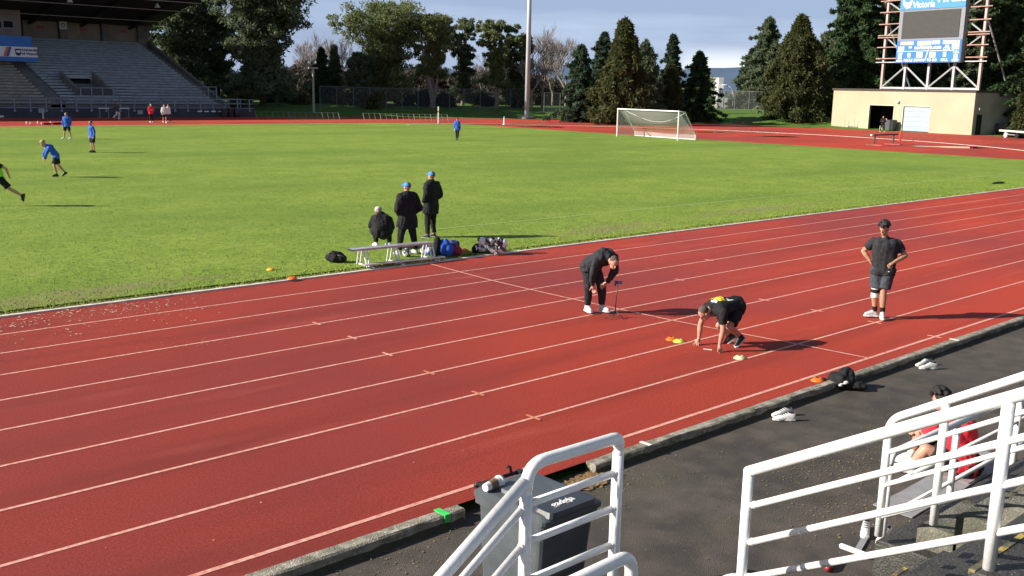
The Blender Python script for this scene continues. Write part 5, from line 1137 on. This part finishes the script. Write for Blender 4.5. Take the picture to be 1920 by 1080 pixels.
# display: bottom panel, screen, top panel
bL, bR = Sx(1680, 118, OFF-.6).x, Sx(1801, 121, OFF-.6).x
zz = lambda y, x=1690: Sx(x, y, OFF-.6).z
yF = -.7*sg_
blue_ = mat('scoreboard_blue', (.02, .17, .62), .45, (.02, .15, .56), 1); casing = mat('grey_casing', (.20, .215, .235), .5)
def pan(name, xa, xb, za, zb3, m, d0=0., th=.06, par=None):
    mb = MB(); y0 = yF-d0*sg_; y1 = yF-(d0+th)*sg_; mb.box((xa, min(y0, y1), za), (xb, max(y0, y1), zb3)); return mb.build(name, m, par or sc)
mb = MB(); mb.box((bL, min(yF, yF+.6*sg_), zz(118)), (bR, max(yF, yF+.6*sg_), zz(-62))); cab = mb.build('cabinet', casing, sc)
zm, zs = zz(77), zz(20)
lo = pan('score_panel', bL+.05, bR-.05, zz(118)+.05, zm, blue_)
Wd = bR-bL
led = mat('led_grey', (.060, .061, .058), .7, (.054, .055, .053), 3, spec=.2)
scr = pan('screen', bL+.55, bR-.55, zm+.25, zs-.2, led)
tpn = pan('sponsor_panel', bL+.02, bR-.02, zs, zz(-62)-.05, mat('sponsor_blue', (.05, .25, .66), .45))
amb = mat('digit_panel', (.52, .50, .38), .6, (.40, .38, .28), 4); wht = mat('panel_white', (.75, .77, .8), .6)
Hh = zm-(zz(118)+.05); z0_ = zz(118)+.05
fx = lambda u: bL+Wd*u; fz = lambda v: z0_+Hh*v
for (a, b, c, d, m_) in ((.06, .27, .80, .96, amb), (.33, .55, .76, .97, amb), (.56, .68, .80, .97, amb), (.72, .97, .80, .96, amb), (.03, .13, .50, .74, amb), (.86, .97, .55, .78, amb), (.04, .10, .14, .40, amb), (.19, .24, .22, .44, amb), (.33, .43, .20, .46, amb), (.53, .63, .20, .46, amb), (.74, .79, .22, .46, amb), (.90, .96, .12, .36, amb), (.20, .25, .64, .74, amb), (.76, .82, .66, .76, amb)):
    pan('digit_window', fx(a), fx(b), fz(c), fz(d), m_, .06, .02, lo)
pan('divider', fx(.1), fx(.9), fz(.50), fz(.52), wht, .06, .015, lo)
def stext(s_, u, v, size, par=None, m=wht, bold=.012, base_=None):
    x = fx(u); z = fz(v) if base_ is None else base_
    rot = Matrix.Rotation(R(90), 4, 'X') if sg_ > 0 else Matrix.Rotation(math.pi, 4, 'Z') @ Matrix.Rotation(R(90), 4, 'X')
    return text_mesh(s_, size, m, par or lo, Matrix.Translation((x, yF-.09*sg_, z)) @ rot, ext=.01, bold=bold)
stext('govikesgo.com', .5, .67, .62); stext('FOULS', .21, .09, .42); stext('DOWN', .38, .09, .42); stext('TO GO', .58, .09, .42); stext('BALL', .77, .09, .42); stext('QTR', .79, .58, .45); stext('T.O.L', .07, .46, .36); stext('T.O.L', .93, .44, .36); stext('HOME', .07, .06, .3); stext('GUEST', .93, .06, .3); stext('/', .49, .25, 1.4)
zt2 = (zs+zz(-62))/2; 
stext('University\nof Victoria', .32, 0, .95, tpn, wht, .02, zz(4)); stext('VIKES', .78, 0, 1.7, tpn, wht, .03, zz(1))
rotl = Matrix.Identity(4) if sg_ > 0 else Matrix.Rotation(math.pi, 4, 'Z')
crest(tpn, (fx(.12), yF-.07*sg_, zz(4)), 1.35, wht, mat('crest_blue', (.05, .2, .5), .6), V((0, 0, 0)), rotl)
# ------------------------------------------------------------------ tall poles
g = atD(988, 215, 139.); g.z = tz(g.x, g.y)-.1
t = thing('floodlight_pole', 'very tall pale floodlight pole rising out of the top of the picture', 'pole', g)
galp = mat('pale_galvanised', (.60, .62, .64), .45, (.50, .52, .55), 1)
mb = MB(); mb.cone((0, 0, 0), (0, 0, 31), .34, .22, n=20); mb.build('pole', galp, t, smooth=True); mb = MB(); mb.box((-.9, -.9, -.3), (.9, .9, .35)); mb.build('footing', sc2, t)
mb = MB(); mb.box((-2.2, -.15, 29.5), (2.2, .15, 29.8)); mb.box((-2.2, -.15, 30.7), (2.2, .15, 31)); ca = mb.build('crossarm', galp, t)
for x in (-1.8, -.6, .6, 1.8):
    for z in (30., 31.2): mb = MB(); mb.lathe((x, -.4, z), [(.1, .3), (.36, .0), (.3, -.05)], 12); mb.build('floodlight', greyp, ca)
g = atD(588, 193, 138.); g.z = tz(g.x, g.y); tp = atD(587, 126, 138.)
t = thing('lamp_pole', 'slim pale pole with a short crossarm on the bank, before the bare trees', 'pole', g)
mb = MB(); mb.cone((0, 0, 0), (0, 0, tp.z-g.z), .17, .12, n=10); mb.build('pole', mat('weathered_pole', (.38, .36, .30), .8), t); mb = MB(); mb.box((-.7, -.1, tp.z-g.z-.2), (.7, .1, tp.z-g.z)); mb.build('crossarm', sc2, t)
g = atD(1373, 214, 175.); g.z = tz(g.x, g.y)-.2; tp = atD(1374, 175, 175.); hp_ = tp.z-g.z
t = thing('street_lamp', 'street lamp with a curved arm in front of the white building', 'street lamp', g, -az0)
mb = MB(); mb.tube([(0, 0, 0), (0, 0, hp_), (-.4, 0, hp_+.9), (-1.2, 0, hp_+1.3)], .1); mb.build('pole', greyp, t, smooth=True); mb = MB(); mb.ell((-1.5, 0, hp_+1.3), (.55, .2, .12)); mb.build('lamp_head', whitep, t, smooth=True)
# ------------------------------------------------------------------ chain link fence along the top of the bank
cl = bpy.data.materials.new('chain_link'); cl.use_nodes = True; b_ = cl.node_tree.nodes['Principled BSDF']; b_.inputs['Base Color'].default_value = (.14, .15, .15, 1); b_.inputs['Alpha'].default_value = .14
fgal = mat('dull_fence_steel', (.15, .16, .155), .7)
def wire_fence(px0, px1, y, D0, D1, n, label, h=2.9):
    p0 = atD(px0, y, D0); p1 = atD(px1, y, D1); t = thing('wire_fence', label, 'fence', V((p0.x, p0.y, tz(p0.x, p0.y)))); base = t.location.copy()
    pts = [p0.lerp(p1, i/n) for i in range(n+1)]; pts = [V((p.x, p.y, tz(p.x, p.y)-.02)) for p in pts]
    mb = MB()
    for i in range(n): mb.add([pts[i], pts[i+1], pts[i+1]+V((0, 0, h)), pts[i]+V((0, 0, h))], [(0, 1, 2, 3)])
    mb.build('wire_mesh', cl, t, off=base)
    mb = MB(); mb.tube([p+V((0, 0, h)) for p in pts], .035, 6); mb.build('top_rail', fgal, t, off=base)
    for p in pts: mb = MB(); mb.cone(p, p+V((0, 0, h)), .05, n=6); mb.build('post', fgal, t, off=base)
wire_fence(600, 985, 192, 143, 150, 13, 'tall dark chain link fence with posts on top of the bank, before the pines')
wire_fence(1020, 1110, 205, 146, 146, 3, 'chain link fence between the floodlight pole and the spruce')
wire_fence(1325, 1430, 214, 165, 160, 4, 'chain link fence in front of the white building')
# ------------------------------------------------------------------ far buildings and hills
g = atD(1335, 212, 300.)
wb_ = mat('white_cladding', (.74, .74, .73), .6, (.66, .66, .66), .4); gb_ = mat('grey_cladding', (.34, .34, .36), .6, (.28, .28, .3), .4)
def bbox_at(t, base, D, x0, x1, y0, y1, dep, m, name):
    a = atD(x0, y1, D); b = atD(x1, y1, D); zt_ = atD(x0, y0, D).z; zb4 = a.z; u_ = (b-a); u_.z = 0; n_ = V((u_.y, -u_.x, 0)).normalized()
    if n_.dot(a-CAM) < 0: n_ = -n_
    a2, b2 = a+n_*dep, b+n_*dep; zb4 -= 4
    f = lambda p, z: V((p.x, p.y, z))
    mb = MB(); mb.hexa([f(a, zb4), f(b, zb4), f(b2, zb4), f(a2, zb4), f(a, zt_), f(b, zt_), f(b2, zt_), f(a2, zt_)]); return mb.build(name, m, t, off=base)
t = thing('campus_building', 'white and grey stepped building seen between the conifers, before the hill', 'building', (g.x, g.y, 0)); base = t.location.copy()
w1 = bbox_at(t, base, 300, 1325, 1347, 145, 215, 20, wb_, 'tower'); bbox_at(t, base, 299, 1347.3, 1356, 145, 165, 12, gb_, 'roof_plant')
bbox_at(t, base, 297, 1345, 1356, 158, 178, 8, mat('pale_cladding', (.55, .56, .58), .6), 'upper_storey'); bbox_at(t, base, 294, 1344, 1364, 183, 215, 12, gb_, 'wing'); bbox_at(t, base, 296, 1364.3, 1388, 184, 215, 12, wb_, 'wing'); 
bbox_at(t, base, 298, 1361, 1373, 171, 184, 8, mat('cream_cladding', (.5, .5, .46), .6), 'upper_storey')
for (a, b, c, d) in ((1348, 1353, 165, 177), (1360, 1362, 171, 178), (1346.2, 1347.6, 186, 212), (1355, 1356.5, 184, 212)): bbox_at(t, base, 292.6 if c > 183 else 296.6, a, b, c, d, .3, dk, 'window')
bbox_at(t, base, 291, 1320, 1344, 196, 213, 10, mat('beige_block', (.48, .44, .38), .7), 'annex')
t = thing('campus_building', 'low brownish building behind the bare trees right of the floodlight pole', 'building', tuple(atD(1030, 215, 200.)[:2])+(0,)); base = t.location.copy()
bbox_at(t, base, 200, 1000, 1058, 183, 220, 15, mat('brown_block', (.36, .27, .22), .8, (.3, .22, .18), .4), 'wall'); 
for (a, b) in ((1004, 1012), (1016, 1024), (1030, 1040), (1044, 1052)): bbox_at(t, base, 199.7, a, b, 208, 216, .5, whitep if a in (1004, 1030) else dk, 'window')
hill = mat('haze_blue_hill_forest', (.055, .10, .17), .95, (.045, .085, .15), .004)  # blue of the distance haze is mixed into the forest colour
# hill ridge
pts = []
for i in range(61):
    x = -400+i*45; hh = 121+5*math.sin(i*.7)+4*math.sin(i*.31+1) + (0 if 1300 < x < 1450 else 8)
    pts.append((x, hh))
vs = []
for D_, k in ((3800, 0), (5200, 1), (6500, 0)):
    for (x, y) in pts:
        top = atD(x, y+3.*0, 5200.); p = atD(x, 170, D_); vs.append((p.x, p.y, top.z if k else -20))
n = len(pts); me = bpy.data.meshes.new('hills'); me.from_pydata(vs, [], [(r_*n+i, r_*n+i+1, (r_+1)*n+i+1, (r_+1)*n+i) for r_ in range(2) for i in range(n-1)]); me.materials.append(hill); link('hills', me, None, kind='structure')
# ------------------------------------------------------------------ trees
def leafmat(name, c1, c2, c3=None):
    m = mat(name, c1, .75, c2, .9, spec=.25, detail=6, lo=.35, hi=.65)
    if c3: addmix(m, c3, 2.4, .52, .72, .8, 5)
    t = m.node_tree; b = t.nodes['Principled BSDF']; o = t.nodes['Material Output']; tr = N(t, 'ShaderNodeBsdfTranslucent'); ms = N(t, 'ShaderNodeMixShader'); ms.inputs[0].default_value = .45
    t.links.new(b.inputs['Base Color'].links[0].from_socket, tr.inputs[0]); t.links.new(b.outputs[0], ms.inputs[1]); t.links.new(tr.outputs[0], ms.inputs[2]); t.links.new(ms.outputs[0], o.inputs[0])
    return m
F_pine = leafmat('pine_needles', (.20, .235, .095), (.10, .13, .06), (.34, .34, .15))
F_dark = leafmat('dark_pine_needles', (.15, .19, .10), (.075, .105, .065), (.25, .27, .14))
F_fir = leafmat('fir_needles', (.070, .125, .045), (.032, .062, .026), (.12, .17, .06))
F_ced = leafmat('cedar_sprays', (.095, .108, .036), (.048, .064, .024), (.15, .13, .045))
F_spr = leafmat('spruce_needles', (.065, .11, .06), (.030, .058, .036), (.14, .175, .10))
F_bush = leafmat('bush_leaves', (.14, .13, .055), (.07, .075, .03), (.20, .16, .08))
F_hedge = leafmat('hedge_leaves', (.022, .034, .022), (.012, .02, .014))
F_under = leafmat('winter_undergrowth', (.085, .075, .055), (.045, .042, .032), (.13, .105, .08))
bark = mat('brown_bark', (.085, .06, .045), .95, (.05, .035, .028), 3); barkp = mat('pinkish_pale_bark', (.30, .22, .18), .85, (.18, .13, .11), 2); barkg = mat('grey_twigs', (.30, .25, .22), .95, (.21, .17, .15), 1)
barkw = mat('white_twigs', (.42, .39, .37), .95, (.30, .28, .26), 1)
def leaves(name, C_, n_per, rad, size, m, parent, seed, flat=.6, droop=0., elong=1.6):
    """thousands of small leaf-cluster faces around clump centres"""
    rg = np.random.default_rng(seed); C_ = np.asarray(C_, float); k = len(C_); rad = np.broadcast_to(np.asarray(rad, float), (k,))
    c = np.repeat(C_, n_per, 0); r = np.repeat(rad, n_per); N_ = len(c)
    d = rg.normal(size=(N_, 3)); d /= np.linalg.norm(d, axis=1)[:, None]; q = rg.uniform(0, 1, N_)**.45
    p = c+d*(q*r)[:, None]*np.array([1, 1, flat]); p[:, 2] -= droop*np.hypot(p[:, 0]-c[:, 0], p[:, 1]-c[:, 1])
    a = rg.normal(size=(N_, 3))+d*.9; a[:, 2] += (-.9*(droop > 0)); a /= np.linalg.norm(a, axis=1)[:, None]
    b = np.cross(a, rg.normal(size=(N_, 3))); b /= np.linalg.norm(b, axis=1)[:, None]
    s = size*rg.uniform(.5, 1.35, N_)
    v = np.stack([p-b*(s*.5)[:, None], p+b*(s*.5)[:, None], p+a*(s*elong)[:, None]+b*(s*.1)[:, None]], 1).reshape(-1, 3)
    me = bpy.data.meshes.new(name); me.vertices.add(3*N_); me.vertices.foreach_set('co', v.ravel()); me.loops.add(3*N_); me.loops.foreach_set('vertex_index', np.arange(3*N_))
    me.polygons.add(N_); me.polygons.foreach_set('loop_start', np.arange(N_)*3); me.polygons.foreach_set('loop_total', np.full(N_, 3)); me.update(calc_edges=True); me.materials.append(m)
    return link(name, me, parent)
SEED = [100]
def place(px, yb, yt, D):
    g = atD(px, yb, D); top = atD(px, yt, D).z; z = tz(g.x, g.y)-.1; return V((g.x, g.y, z)), top-z, math.hypot(g.x-CAM.x, g.y-CAM.y)/FPX
def conical(px, yb, yt, hw, D, m, label, group=None, dens=1., pw=.9, clump=.85, base=.0, size=.23, kind='conifer_tree', lo=0.): 
    """dense cone-like evergreen; hw half width in photo pixels"""
    SEED[0] += 1; rg = np.random.default_rng(SEED[0]); g, h, k = place(px, yb, yt, D); Rm = hw*k
    t = thing(kind, label, 'tree', g, 0, group)
    mb = MB(); mb.cone((0, 0, 0), (0, 0, h*.9), .035*Rm+.18, .04, n=8); tr = mb.build('trunk', bark, t)
    C_, rd = [], []
    nL = int(230*dens)
    ph = rg.uniform(0, 6.28, 4)
    for i in range(nL):
        u_ = rg.uniform(0, 1)**.8; z = h*(base+(1-base-.03)*(1-(1-u_)**1.0)); tt = (z/h-base)/(1-base); rr_ = Rm*(1-tt)**pw*(.80+.16*math.sin(3*rg.uniform()+ph[0]))
        a = rg.uniform(0, 6.28); rr_ *= 1+.13*math.sin(2*a+ph[1]+z*.5)+.10*math.sin(5*a+ph[2]+z*1.1)
        rr_ *= 1.22*min(1, .80+1.6*tt)
        q = rg.uniform(.40, 1.0)**.8*(1.12 if rg.uniform() > .85 else 1); C_.append((rr_*q*math.cos(a), rr_*q*math.sin(a), z)); rd.append(clump*(.30+.75*(1-tt))*rg.uniform(.6, 1.25)*max(.45, Rm/4.5))
    C_ += [(.1*math.sin(i*2), .1*math.cos(i*3), h*(1-.018*i)) for i in range(9)]; rd += [.10+.05*i for i in range(9)]
    leaves('crown', C_, 105, rd, size, m, t, SEED[0], flat=1.15, droop=.25, elong=2.0); return t
def fir(px, yb, yt, hw, D, m, label, group=None, dens=1., size=.22, pw=.75, kind='fir_tree', base=.04):
    """open conifer: whorls of drooping boughs with gaps between"""
    SEED[0] += 1; rg = np.random.default_rng(SEED[0]); g, h, k = place(px, yb, yt, D); Rm = hw*k
    t = thing(kind, label, 'tree', g, 0, group); mb = MB(); mb.cone((0, 0, 0), (0, 0, h), .03*h*.5+.1, .03, n=8); mb2 = MB(); C_, rd = [], []
    nb = int(88*dens)
    for i in range(nb):
        tt = (i+.5)/nb; z = h*(base+(1-base)*tt); a = i*2.4+rg.uniform(-.4, .4); Lb_ = (Rm*1.3*(1-tt)**pw*(rg.uniform(.5, 1.12) if rg.uniform() > .10 else 1.35))+.12; up_ = .5*(tt-.2)
        for q in np.arange(.22, 1.01, .9/max(3, Lb_*1.15)):
            C_.append((Lb_*q*math.cos(a), Lb_*q*math.sin(a), z+Lb_*q*(up_-.28*q))); rd.append((.24+.42*(1-q))*max(.42, Lb_/3.6)*rg.uniform(.8, 1.2))
        mb.cone((0, 0, z), (Lb_*.8*math.cos(a), Lb_*.8*math.sin(a), z+Lb_*.8*(up_-.2)), .05, .02, n=4)
    C_ += [(0, 0, h*(1-.015*i)) for i in range(6)]; rd += [.07+.03*i for i in range(6)]
    mb.build('trunk', bark, t); leaves('crown', C_, int(80), rd, size, m, t, SEED[0], flat=.38, droop=.35, elong=1.7); return t
def pine(px, yb, yt, hw, D, m, label, group=None, n=70, low=.22, kind='pine_tree', bk=None, trunks=1, size=.21, cr=1., lean=0., wide=.35, per=85):
    """irregular broad crown of separate needle pads carried on visible limbs"""
    SEED[0] += 1; rg = np.random.default_rng(SEED[0]); g, h, k = place(px, yb, yt, D); Rm = hw*k*1.18; bk = bk or bark
    t = thing(kind, label, 'tree', g, 0, group); mb = MB(); C_, rd = [], []
    tops = []
    for i in range(trunks):
        a = rg.uniform(0, 6.28) if trunks > 1 else 0; sp = (.4*Rm if trunks > 1 else 0.); e_ = V((sp*math.cos(a)+lean*h*.35, sp*math.sin(a), h*rg.uniform(.72, .9)))
        pts_ = [V((e_.x*u_**1.3+.02*h*math.sin(4*u_+i), e_.y*u_**1.3+.015*h*math.cos(5*u_+i), e_.z*u_)) for u_ in np.linspace(0, 1, 8)]; r_ = .015*h+.06
        mb.tube(pts_, [r_*(1-.85*u_) for u_ in np.linspace(0, 1, 8)], 8); tops.append(pts_)
    # big masses
    n = int(n*2.3); nm = max(10, n//16); masses = []
    for i in range(nm):
        tt = (i+.5)/nm; z = h*(low+(1-low)*tt**.9); prof = math.sin(math.pi*min(1, .18+.82*(1-tt))**wide) if tt > .1 else .6
        rr_ = Rm*prof*rg.uniform(.30, .82); a = i*2.4+rg.uniform(-.5, .5); masses.append((V((rr_*math.cos(a)+lean*h*.3*tt, rr_*math.sin(a), z*.97)), Rm*rg.uniform(.28, .46)*(.55+.45*prof)))
    masses.append((V((lean*h*.3, 0, h*.93)), Rm*.28))
    for i in range(n):
        c, r_ = masses[i % len(masses)]; d = rg.normal(size=3); d /= np.linalg.norm(d); q = rg.uniform(.25, 1.12)
        p = c+V((d[0]*r_*q*1.25, d[1]*r_*q*1.25, d[2]*r_*q*.66)); p.z = min(p.z, h*.985); C_.append(tuple(p)); rd.append(cr*.74*rg.uniform(.45, 1.15)*max(.6, Rm/6))
    for c, r_ in masses:
        pt = tops[int(rg.integers(0, trunks))]; s0_ = min(pt, key=lambda q_: abs(q_.z-c.z*.72)); mb.tube([s0_, s0_.lerp(c, .5)+V((0, 0, -.03*h)), c], [.06+.005*h, .055, .025], 5)
        for _ in range(3): d = rg.normal(size=3)*r_*.6; mb.cone(c, c+V(d), .035, .015, n=4)
    mb.build('trunk', bk, t); leaves('crown', C_, per, rd, size, m, t, SEED[0], flat=.55, elong=1.6); return t
def bare(px, yb, yt, hw, D, label, group=None, m=None, depth=6, kind='bare_tree', seed=None, up=.75, r=.22):
    SEED[0] += 1; rg = random.Random(SEED[0] if seed is None else seed); g, h, k = place(px, yb, yt, D); Rm = hw*k
    t = thing(kind, label, 'tree', g, 0, group); m = m or barkg; mb, tw = MB(), MB()
    L0 = h*.24
    def grow(p, d, L_, r_, lv):
        e_ = p+d*L_; e_.x = max(-Rm*1.15, min(Rm*1.15, e_.x)); e_.y = max(-Rm*1.15, min(Rm*1.15, e_.y)); 
        (mb if lv < 3 else tw).cone(p, e_, r_, r_*.72, n=6 if lv < 2 else 3)
        if lv >= depth: return
        for i in range(3 if lv < depth-1 else 5):
            a = rg.uniform(0, 6.28); sp = rg.uniform(.25, .75)*(Rm/h*3.2+.3); nd = (d+V((math.cos(a)*sp, math.sin(a)*sp, up*.35))).normalized()
            grow(p.lerp(e_, rg.uniform(.55, 1.)), nd, L_*rg.uniform(.62, .88), max(.016, r_*.58), lv+1)
    grow(V((0, 0, 0)), V((0, 0, 1)), L0, r, 0)
    # stretch so that the top reaches the measured height
    zm_ = max(v_[2] for v_ in tw.v); f_ = h/zm_; mb.v = [(x, y, z*f_) for x, y, z in mb.v]; tw.v = [(x, y, z*f_) for x, y, z in tw.v]
    mb.build('trunk', m, t); tw.build('crown', m, t); return t
def bush(px, yb, yt, hw, D, m, label, group=None, kind='bush', n=26, size=.26):
    SEED[0] += 1; rg = np.random.default_rng(SEED[0]); g, h, k = place(px, yb, yt, D); Rm = hw*k
    t = thing(kind, label, 'bush', g, 0, group); C_, rd = [], []
    for i in range(n):
        a = rg.uniform(0, 6.28); q = rg.uniform(0, 1)**.6; z = h*rg.uniform(.1, .88)*(1-.45*q*q); C_.append((Rm*.85*q*math.cos(a), Rm*.85*q*math.sin(a)*.7, z)); rd.append(rg.uniform(.25, .5)*min(Rm, h)*.8)
    mb = MB(); [mb.cone((0, 0, 0), c, .05, .02, n=4) for c in C_[:14]]; mb.build('stems', bark, t); leaves('foliage', C_, 70, rd, size, m, t, SEED[0], flat=.9); return t
GT = 'conifers along the far side'
pine(346, 196, -75, 84, 150, F_dark, 'dark open pine right behind the end of the grandstand', GT, n=230, low=.06, size=.28, cr=1.3)
pine(492, 194, -45, 84, 142, F_dark, 'big dark pine with two trunks between the grandstand and the slim pole', GT, n=260, low=.12, size=.28, trunks=2, cr=1.35)
pine(280, 196, -10, 60, 165, F_dark, 'dark pine half hidden behind the grandstand end wall', GT, n=110, low=.06, size=.28)
pine(410, 195, 30, 52, 152, F_dark, 'smaller dark pine squeezed between the two tall ones left of the pole', GT, n=110, low=.08, size=.28)
bare(655, 196, 92, 40, 195, 'low bare tree behind the left side of the broad pine', m=barkg)
bare(1035, 214, 92, 46, 172, 'low bare tree between the two bare trees right of the floodlight pole', m=barkg, seed=12)
bare(905, 199, 95, 40, 175, 'bare tree in the gap left of the leaning trunk', m=barkg, seed=15)
bare(412, 196, -70, 60, 175, 'tall whitish bare tree rising behind the two left pines', m=barkw, depth=6)
bare(575, 196, 66, 46, 190, 'pale bare tree directly behind the slim pole', m=barkg)
bare(603, 196, 54, 48, 185, 'bare tree with a rounded crown just right of the slim pole', m=barkg)
bare(636, 196, 64, 44, 180, 'bare tree touching the left side of the broad pine', m=barkg)
fir(604, 194, 92, 20, 150, F_fir, 'narrow dark fir, left of the two small ones by the slim pole', GT, dens=.8)
fir(628, 194, 86, 18, 152, F_dark, 'narrow dark fir, right of the two small ones by the slim pole', GT, dens=.8)
pine(720, 196, 8, 82, 150, F_pine, 'broad rounded pine, the largest crown in the middle of the tree line', GT, n=250, low=.10, trunks=2, cr=1.35)
pine(672, 196, 100, 40, 147, F_dark, 'low dark pine at the left foot of the broad rounded pine', GT, n=90, low=.06)
pine(810, 198, 26, 56, 148, F_pine, 'open pine with several bent pinkish trunks', GT, n=120, low=.34, trunks=4, bk=barkp, cr=1.1)
pine(868, 198, 34, 36, 156, F_dark, 'slim dark pine right of the pinkish-trunked one', GT, n=120, low=.08, bk=barkp)
pine(930, 199, 38, 38, 149, F_pine, 'pine with a leaning pale trunk and a tufted pointed top', GT, n=110, low=.26, lean=.08, bk=barkp, trunks=2, cr=1.)
pine(972, 200, 64, 36, 152, F_dark, 'dark pine directly left of the floodlight pole', GT, n=120, low=.06)
for (x, yt, hw, l) in ((758, 168, 22, 'dark hedge bush behind the fence, left of three'), (798, 167, 24, 'dark hedge bush behind the fence, middle of three'), (834, 170, 20, 'dark hedge bush behind the fence, right of three')): bush(x, 197, yt, hw, 150, F_hedge, l, 'dark bushes behind the fence', n=34)
bush(452, 194, 163, 26, 138, F_bush, 'olive bush on the bank just right of the grandstand'); bush(700, 195, 164, 24, 145, F_bush, 'light brown bush beside the fence under the broad pine')
bush(560, 194, 172, 26, 146, F_bush, 'scrubby bush at the left foot of the slim pole'); bush(650, 195, 172, 30, 148, F_bush, 'scrubby brown bush below the two narrow firs')
bush(520, 194, 176, 30, 150, F_hedge, 'dark shrub between the trunks of the big left pine'); bush(905, 199, 172, 30, 158, F_hedge, 'dark shrub behind the leaning trunk'); bush(960, 204, 160, 26, 156, F_hedge, 'dark shrub left of the floodlight pole foot')
bare(1016, 214, 38, 56, 158, 'tall bare tree with grey twigs right of the floodlight pole', seed=5); bare(1060, 214, 66, 50, 165, 'second bare tree, left of the dark spruce', seed=8); bare(996, 212, 105, 44, 150, 'small bare tree at the foot of the floodlight pole', seed=9)
fir(1086, 222, 86, 42, 128, F_spr, 'dark blue-green spruce left of the big brown cedar', GT, dens=1.3, pw=.7, base=.0)
fir(1128, 216, 62, 50, 136, F_spr, 'paler spruce partly hidden behind the big cedar', GT, dens=1.2)
conical(1166, 224, 36, 62, 124, F_ced, 'largest brownish green cedar, left of the goal', GT, dens=2.0, pw=.62)
conical(1205, 222, 78, 38, 131, F_dark, 'dark green cedar attached to the right side of the largest one', GT, dens=1.2, pw=.6)
fir(1256, 210, 66, 26, 138, F_spr, 'slender pale-tipped fir rising above a brownish shrubby cedar', GT, dens=1.1, base=.2)
conical(1254, 210, 118, 34, 134, F_ced, 'short brownish cedar under the slender fir, behind the goal', GT, dens=1., pw=.55)
fir(1306, 212, 98, 38, 140, F_fir, 'dark fir with side boughs left of the white building', GT, dens=1.5, base=.0, pw=.65)
fir(1388, 196, 126, 20, 270, F_spr, 'small distant fir right of the white building', GT); fir(1432, 206, 34, 58, 180, F_dark, 'broad dark fir behind the left side of the pointed cedar', GT, dens=1.5, size=.28); fir(1405, 200, 92, 34, 190, F_spr, 'grey-green fir behind the street lamp', GT, size=.28)
bush(1400, 214, 196, 22, 190, F_bush, 'pale shrubs behind the fence by the white building')
conical(1490, 231, 28, 68, 143, F_ced, 'pointed brownish green cedar standing left of the shed', GT, dens=2.2, pw=.78)
fir(1604, 190, -70, 62, 150, F_fir, 'tall green fir behind the left part of the shed', GT, dens=2.2, size=.28, pw=.5)
fir(1668, 190, -110, 56, 158, F_dark, 'very tall dark fir behind the left scoreboard posts', GT, dens=2., size=.28, pw=.45)
fir(1745, 190, -60, 64, 160, F_dark, 'dark fir directly behind the scoreboard', GT, dens=2., size=.28, pw=.45)
fir(1820, 190, -80, 56, 157, F_dark, 'dark fir behind the right scoreboard posts', GT, dens=2., size=.28, pw=.45)
fir(1895, 236, -110, 60, 136, F_fir, 'tall green fir at the right edge beyond the shed', GT, dens=2.4, size=.28, pw=.5, base=.1)
fir(1960, 240, -60, 66, 130, F_fir, 'green fir cut by the right edge of the picture', GT, dens=1.8, pw=.5)
conical(1912, 250, 178, 16, 120, F_ced, 'small yellowish cedar bush at the right edge behind the bench', GT, dens=.4)
for (x, D_, hw, yt) in ((1545, 175, 40, 60), (1570, 165, 34, 20), (1640, 170, 44, 60), (1705, 172, 50, 60), (1790, 172, 50, 60), (1860, 165, 46, 20)): fir(x, 190, yt, hw, D_, F_dark, {1545: 'dark fir just right of the pointed cedar', 1570: 'dark fir between the cedar and the tall green fir', 1640: 'low dark fir behind the shed roof, left of the scoreboard', 1705: 'low dark fir behind the shed roof, under the left half of the scoreboard', 1790: 'low dark fir behind the shed roof, under the right half of the scoreboard', 1860: 'dark fir behind the shed side wall'}[x], GT, dens=1.4, size=.28, pw=.45, base=.0)
# woodland behind the trees: one dark mass nobody could count
def wood(x0, x1, D, ytop, label, m, n, seed):
    rg = np.random.default_rng(seed); C_, rd = [], []
    for i in range(n):
        px = rg.uniform(x0, x1); Dd = D+rg.uniform(-8, 22); g_ = atD(px, 200, Dd); zt_ = atD(px, ytop+9*math.sin(px*.031)+6*math.sin(px*.083+1), Dd).z; z0 = tz(g_.x, g_.y)
        C_.append((g_.x, g_.y, z0+(zt_-z0)*rg.uniform(0, 1))); rd.append(rg.uniform(.9, 1.7))
    o = leaves('woodland', C_, 42, rd, .42, m, None, seed, flat=.9); o['kind'] = 'stuff'; o['label'] = label
wood(420, 1010, 182, 138, 'dark undergrowth and distant woodland behind the pines', F_under, 1300, 901)
wood(560, 1000, 172, 172, 'brownish undergrowth at the foot of the woodland', F_under, 420, 902)
wood(990, 1120, 195, 150, 'woodland edge behind the bare trees', F_under, 300, 903)
wood(1120, 1330, 175, 160, 'dark woodland behind the cedars and the goal', F_dark, 350, 906)
wood(1390, 1560, 250, 150, 'woodland far behind the pointed cedar', F_dark, 300, 907)
wood(1500, 1960, 185, 110, 'dark woodland behind the shed and scoreboard', F_dark, 900, 904)
wood(270, 430, 185, 120, 'dark woodland behind the end of the grandstand', F_dark, 300, 905)
S.cycles.max_bounces = 6
S.cycles.transparent_max_bounces = 16
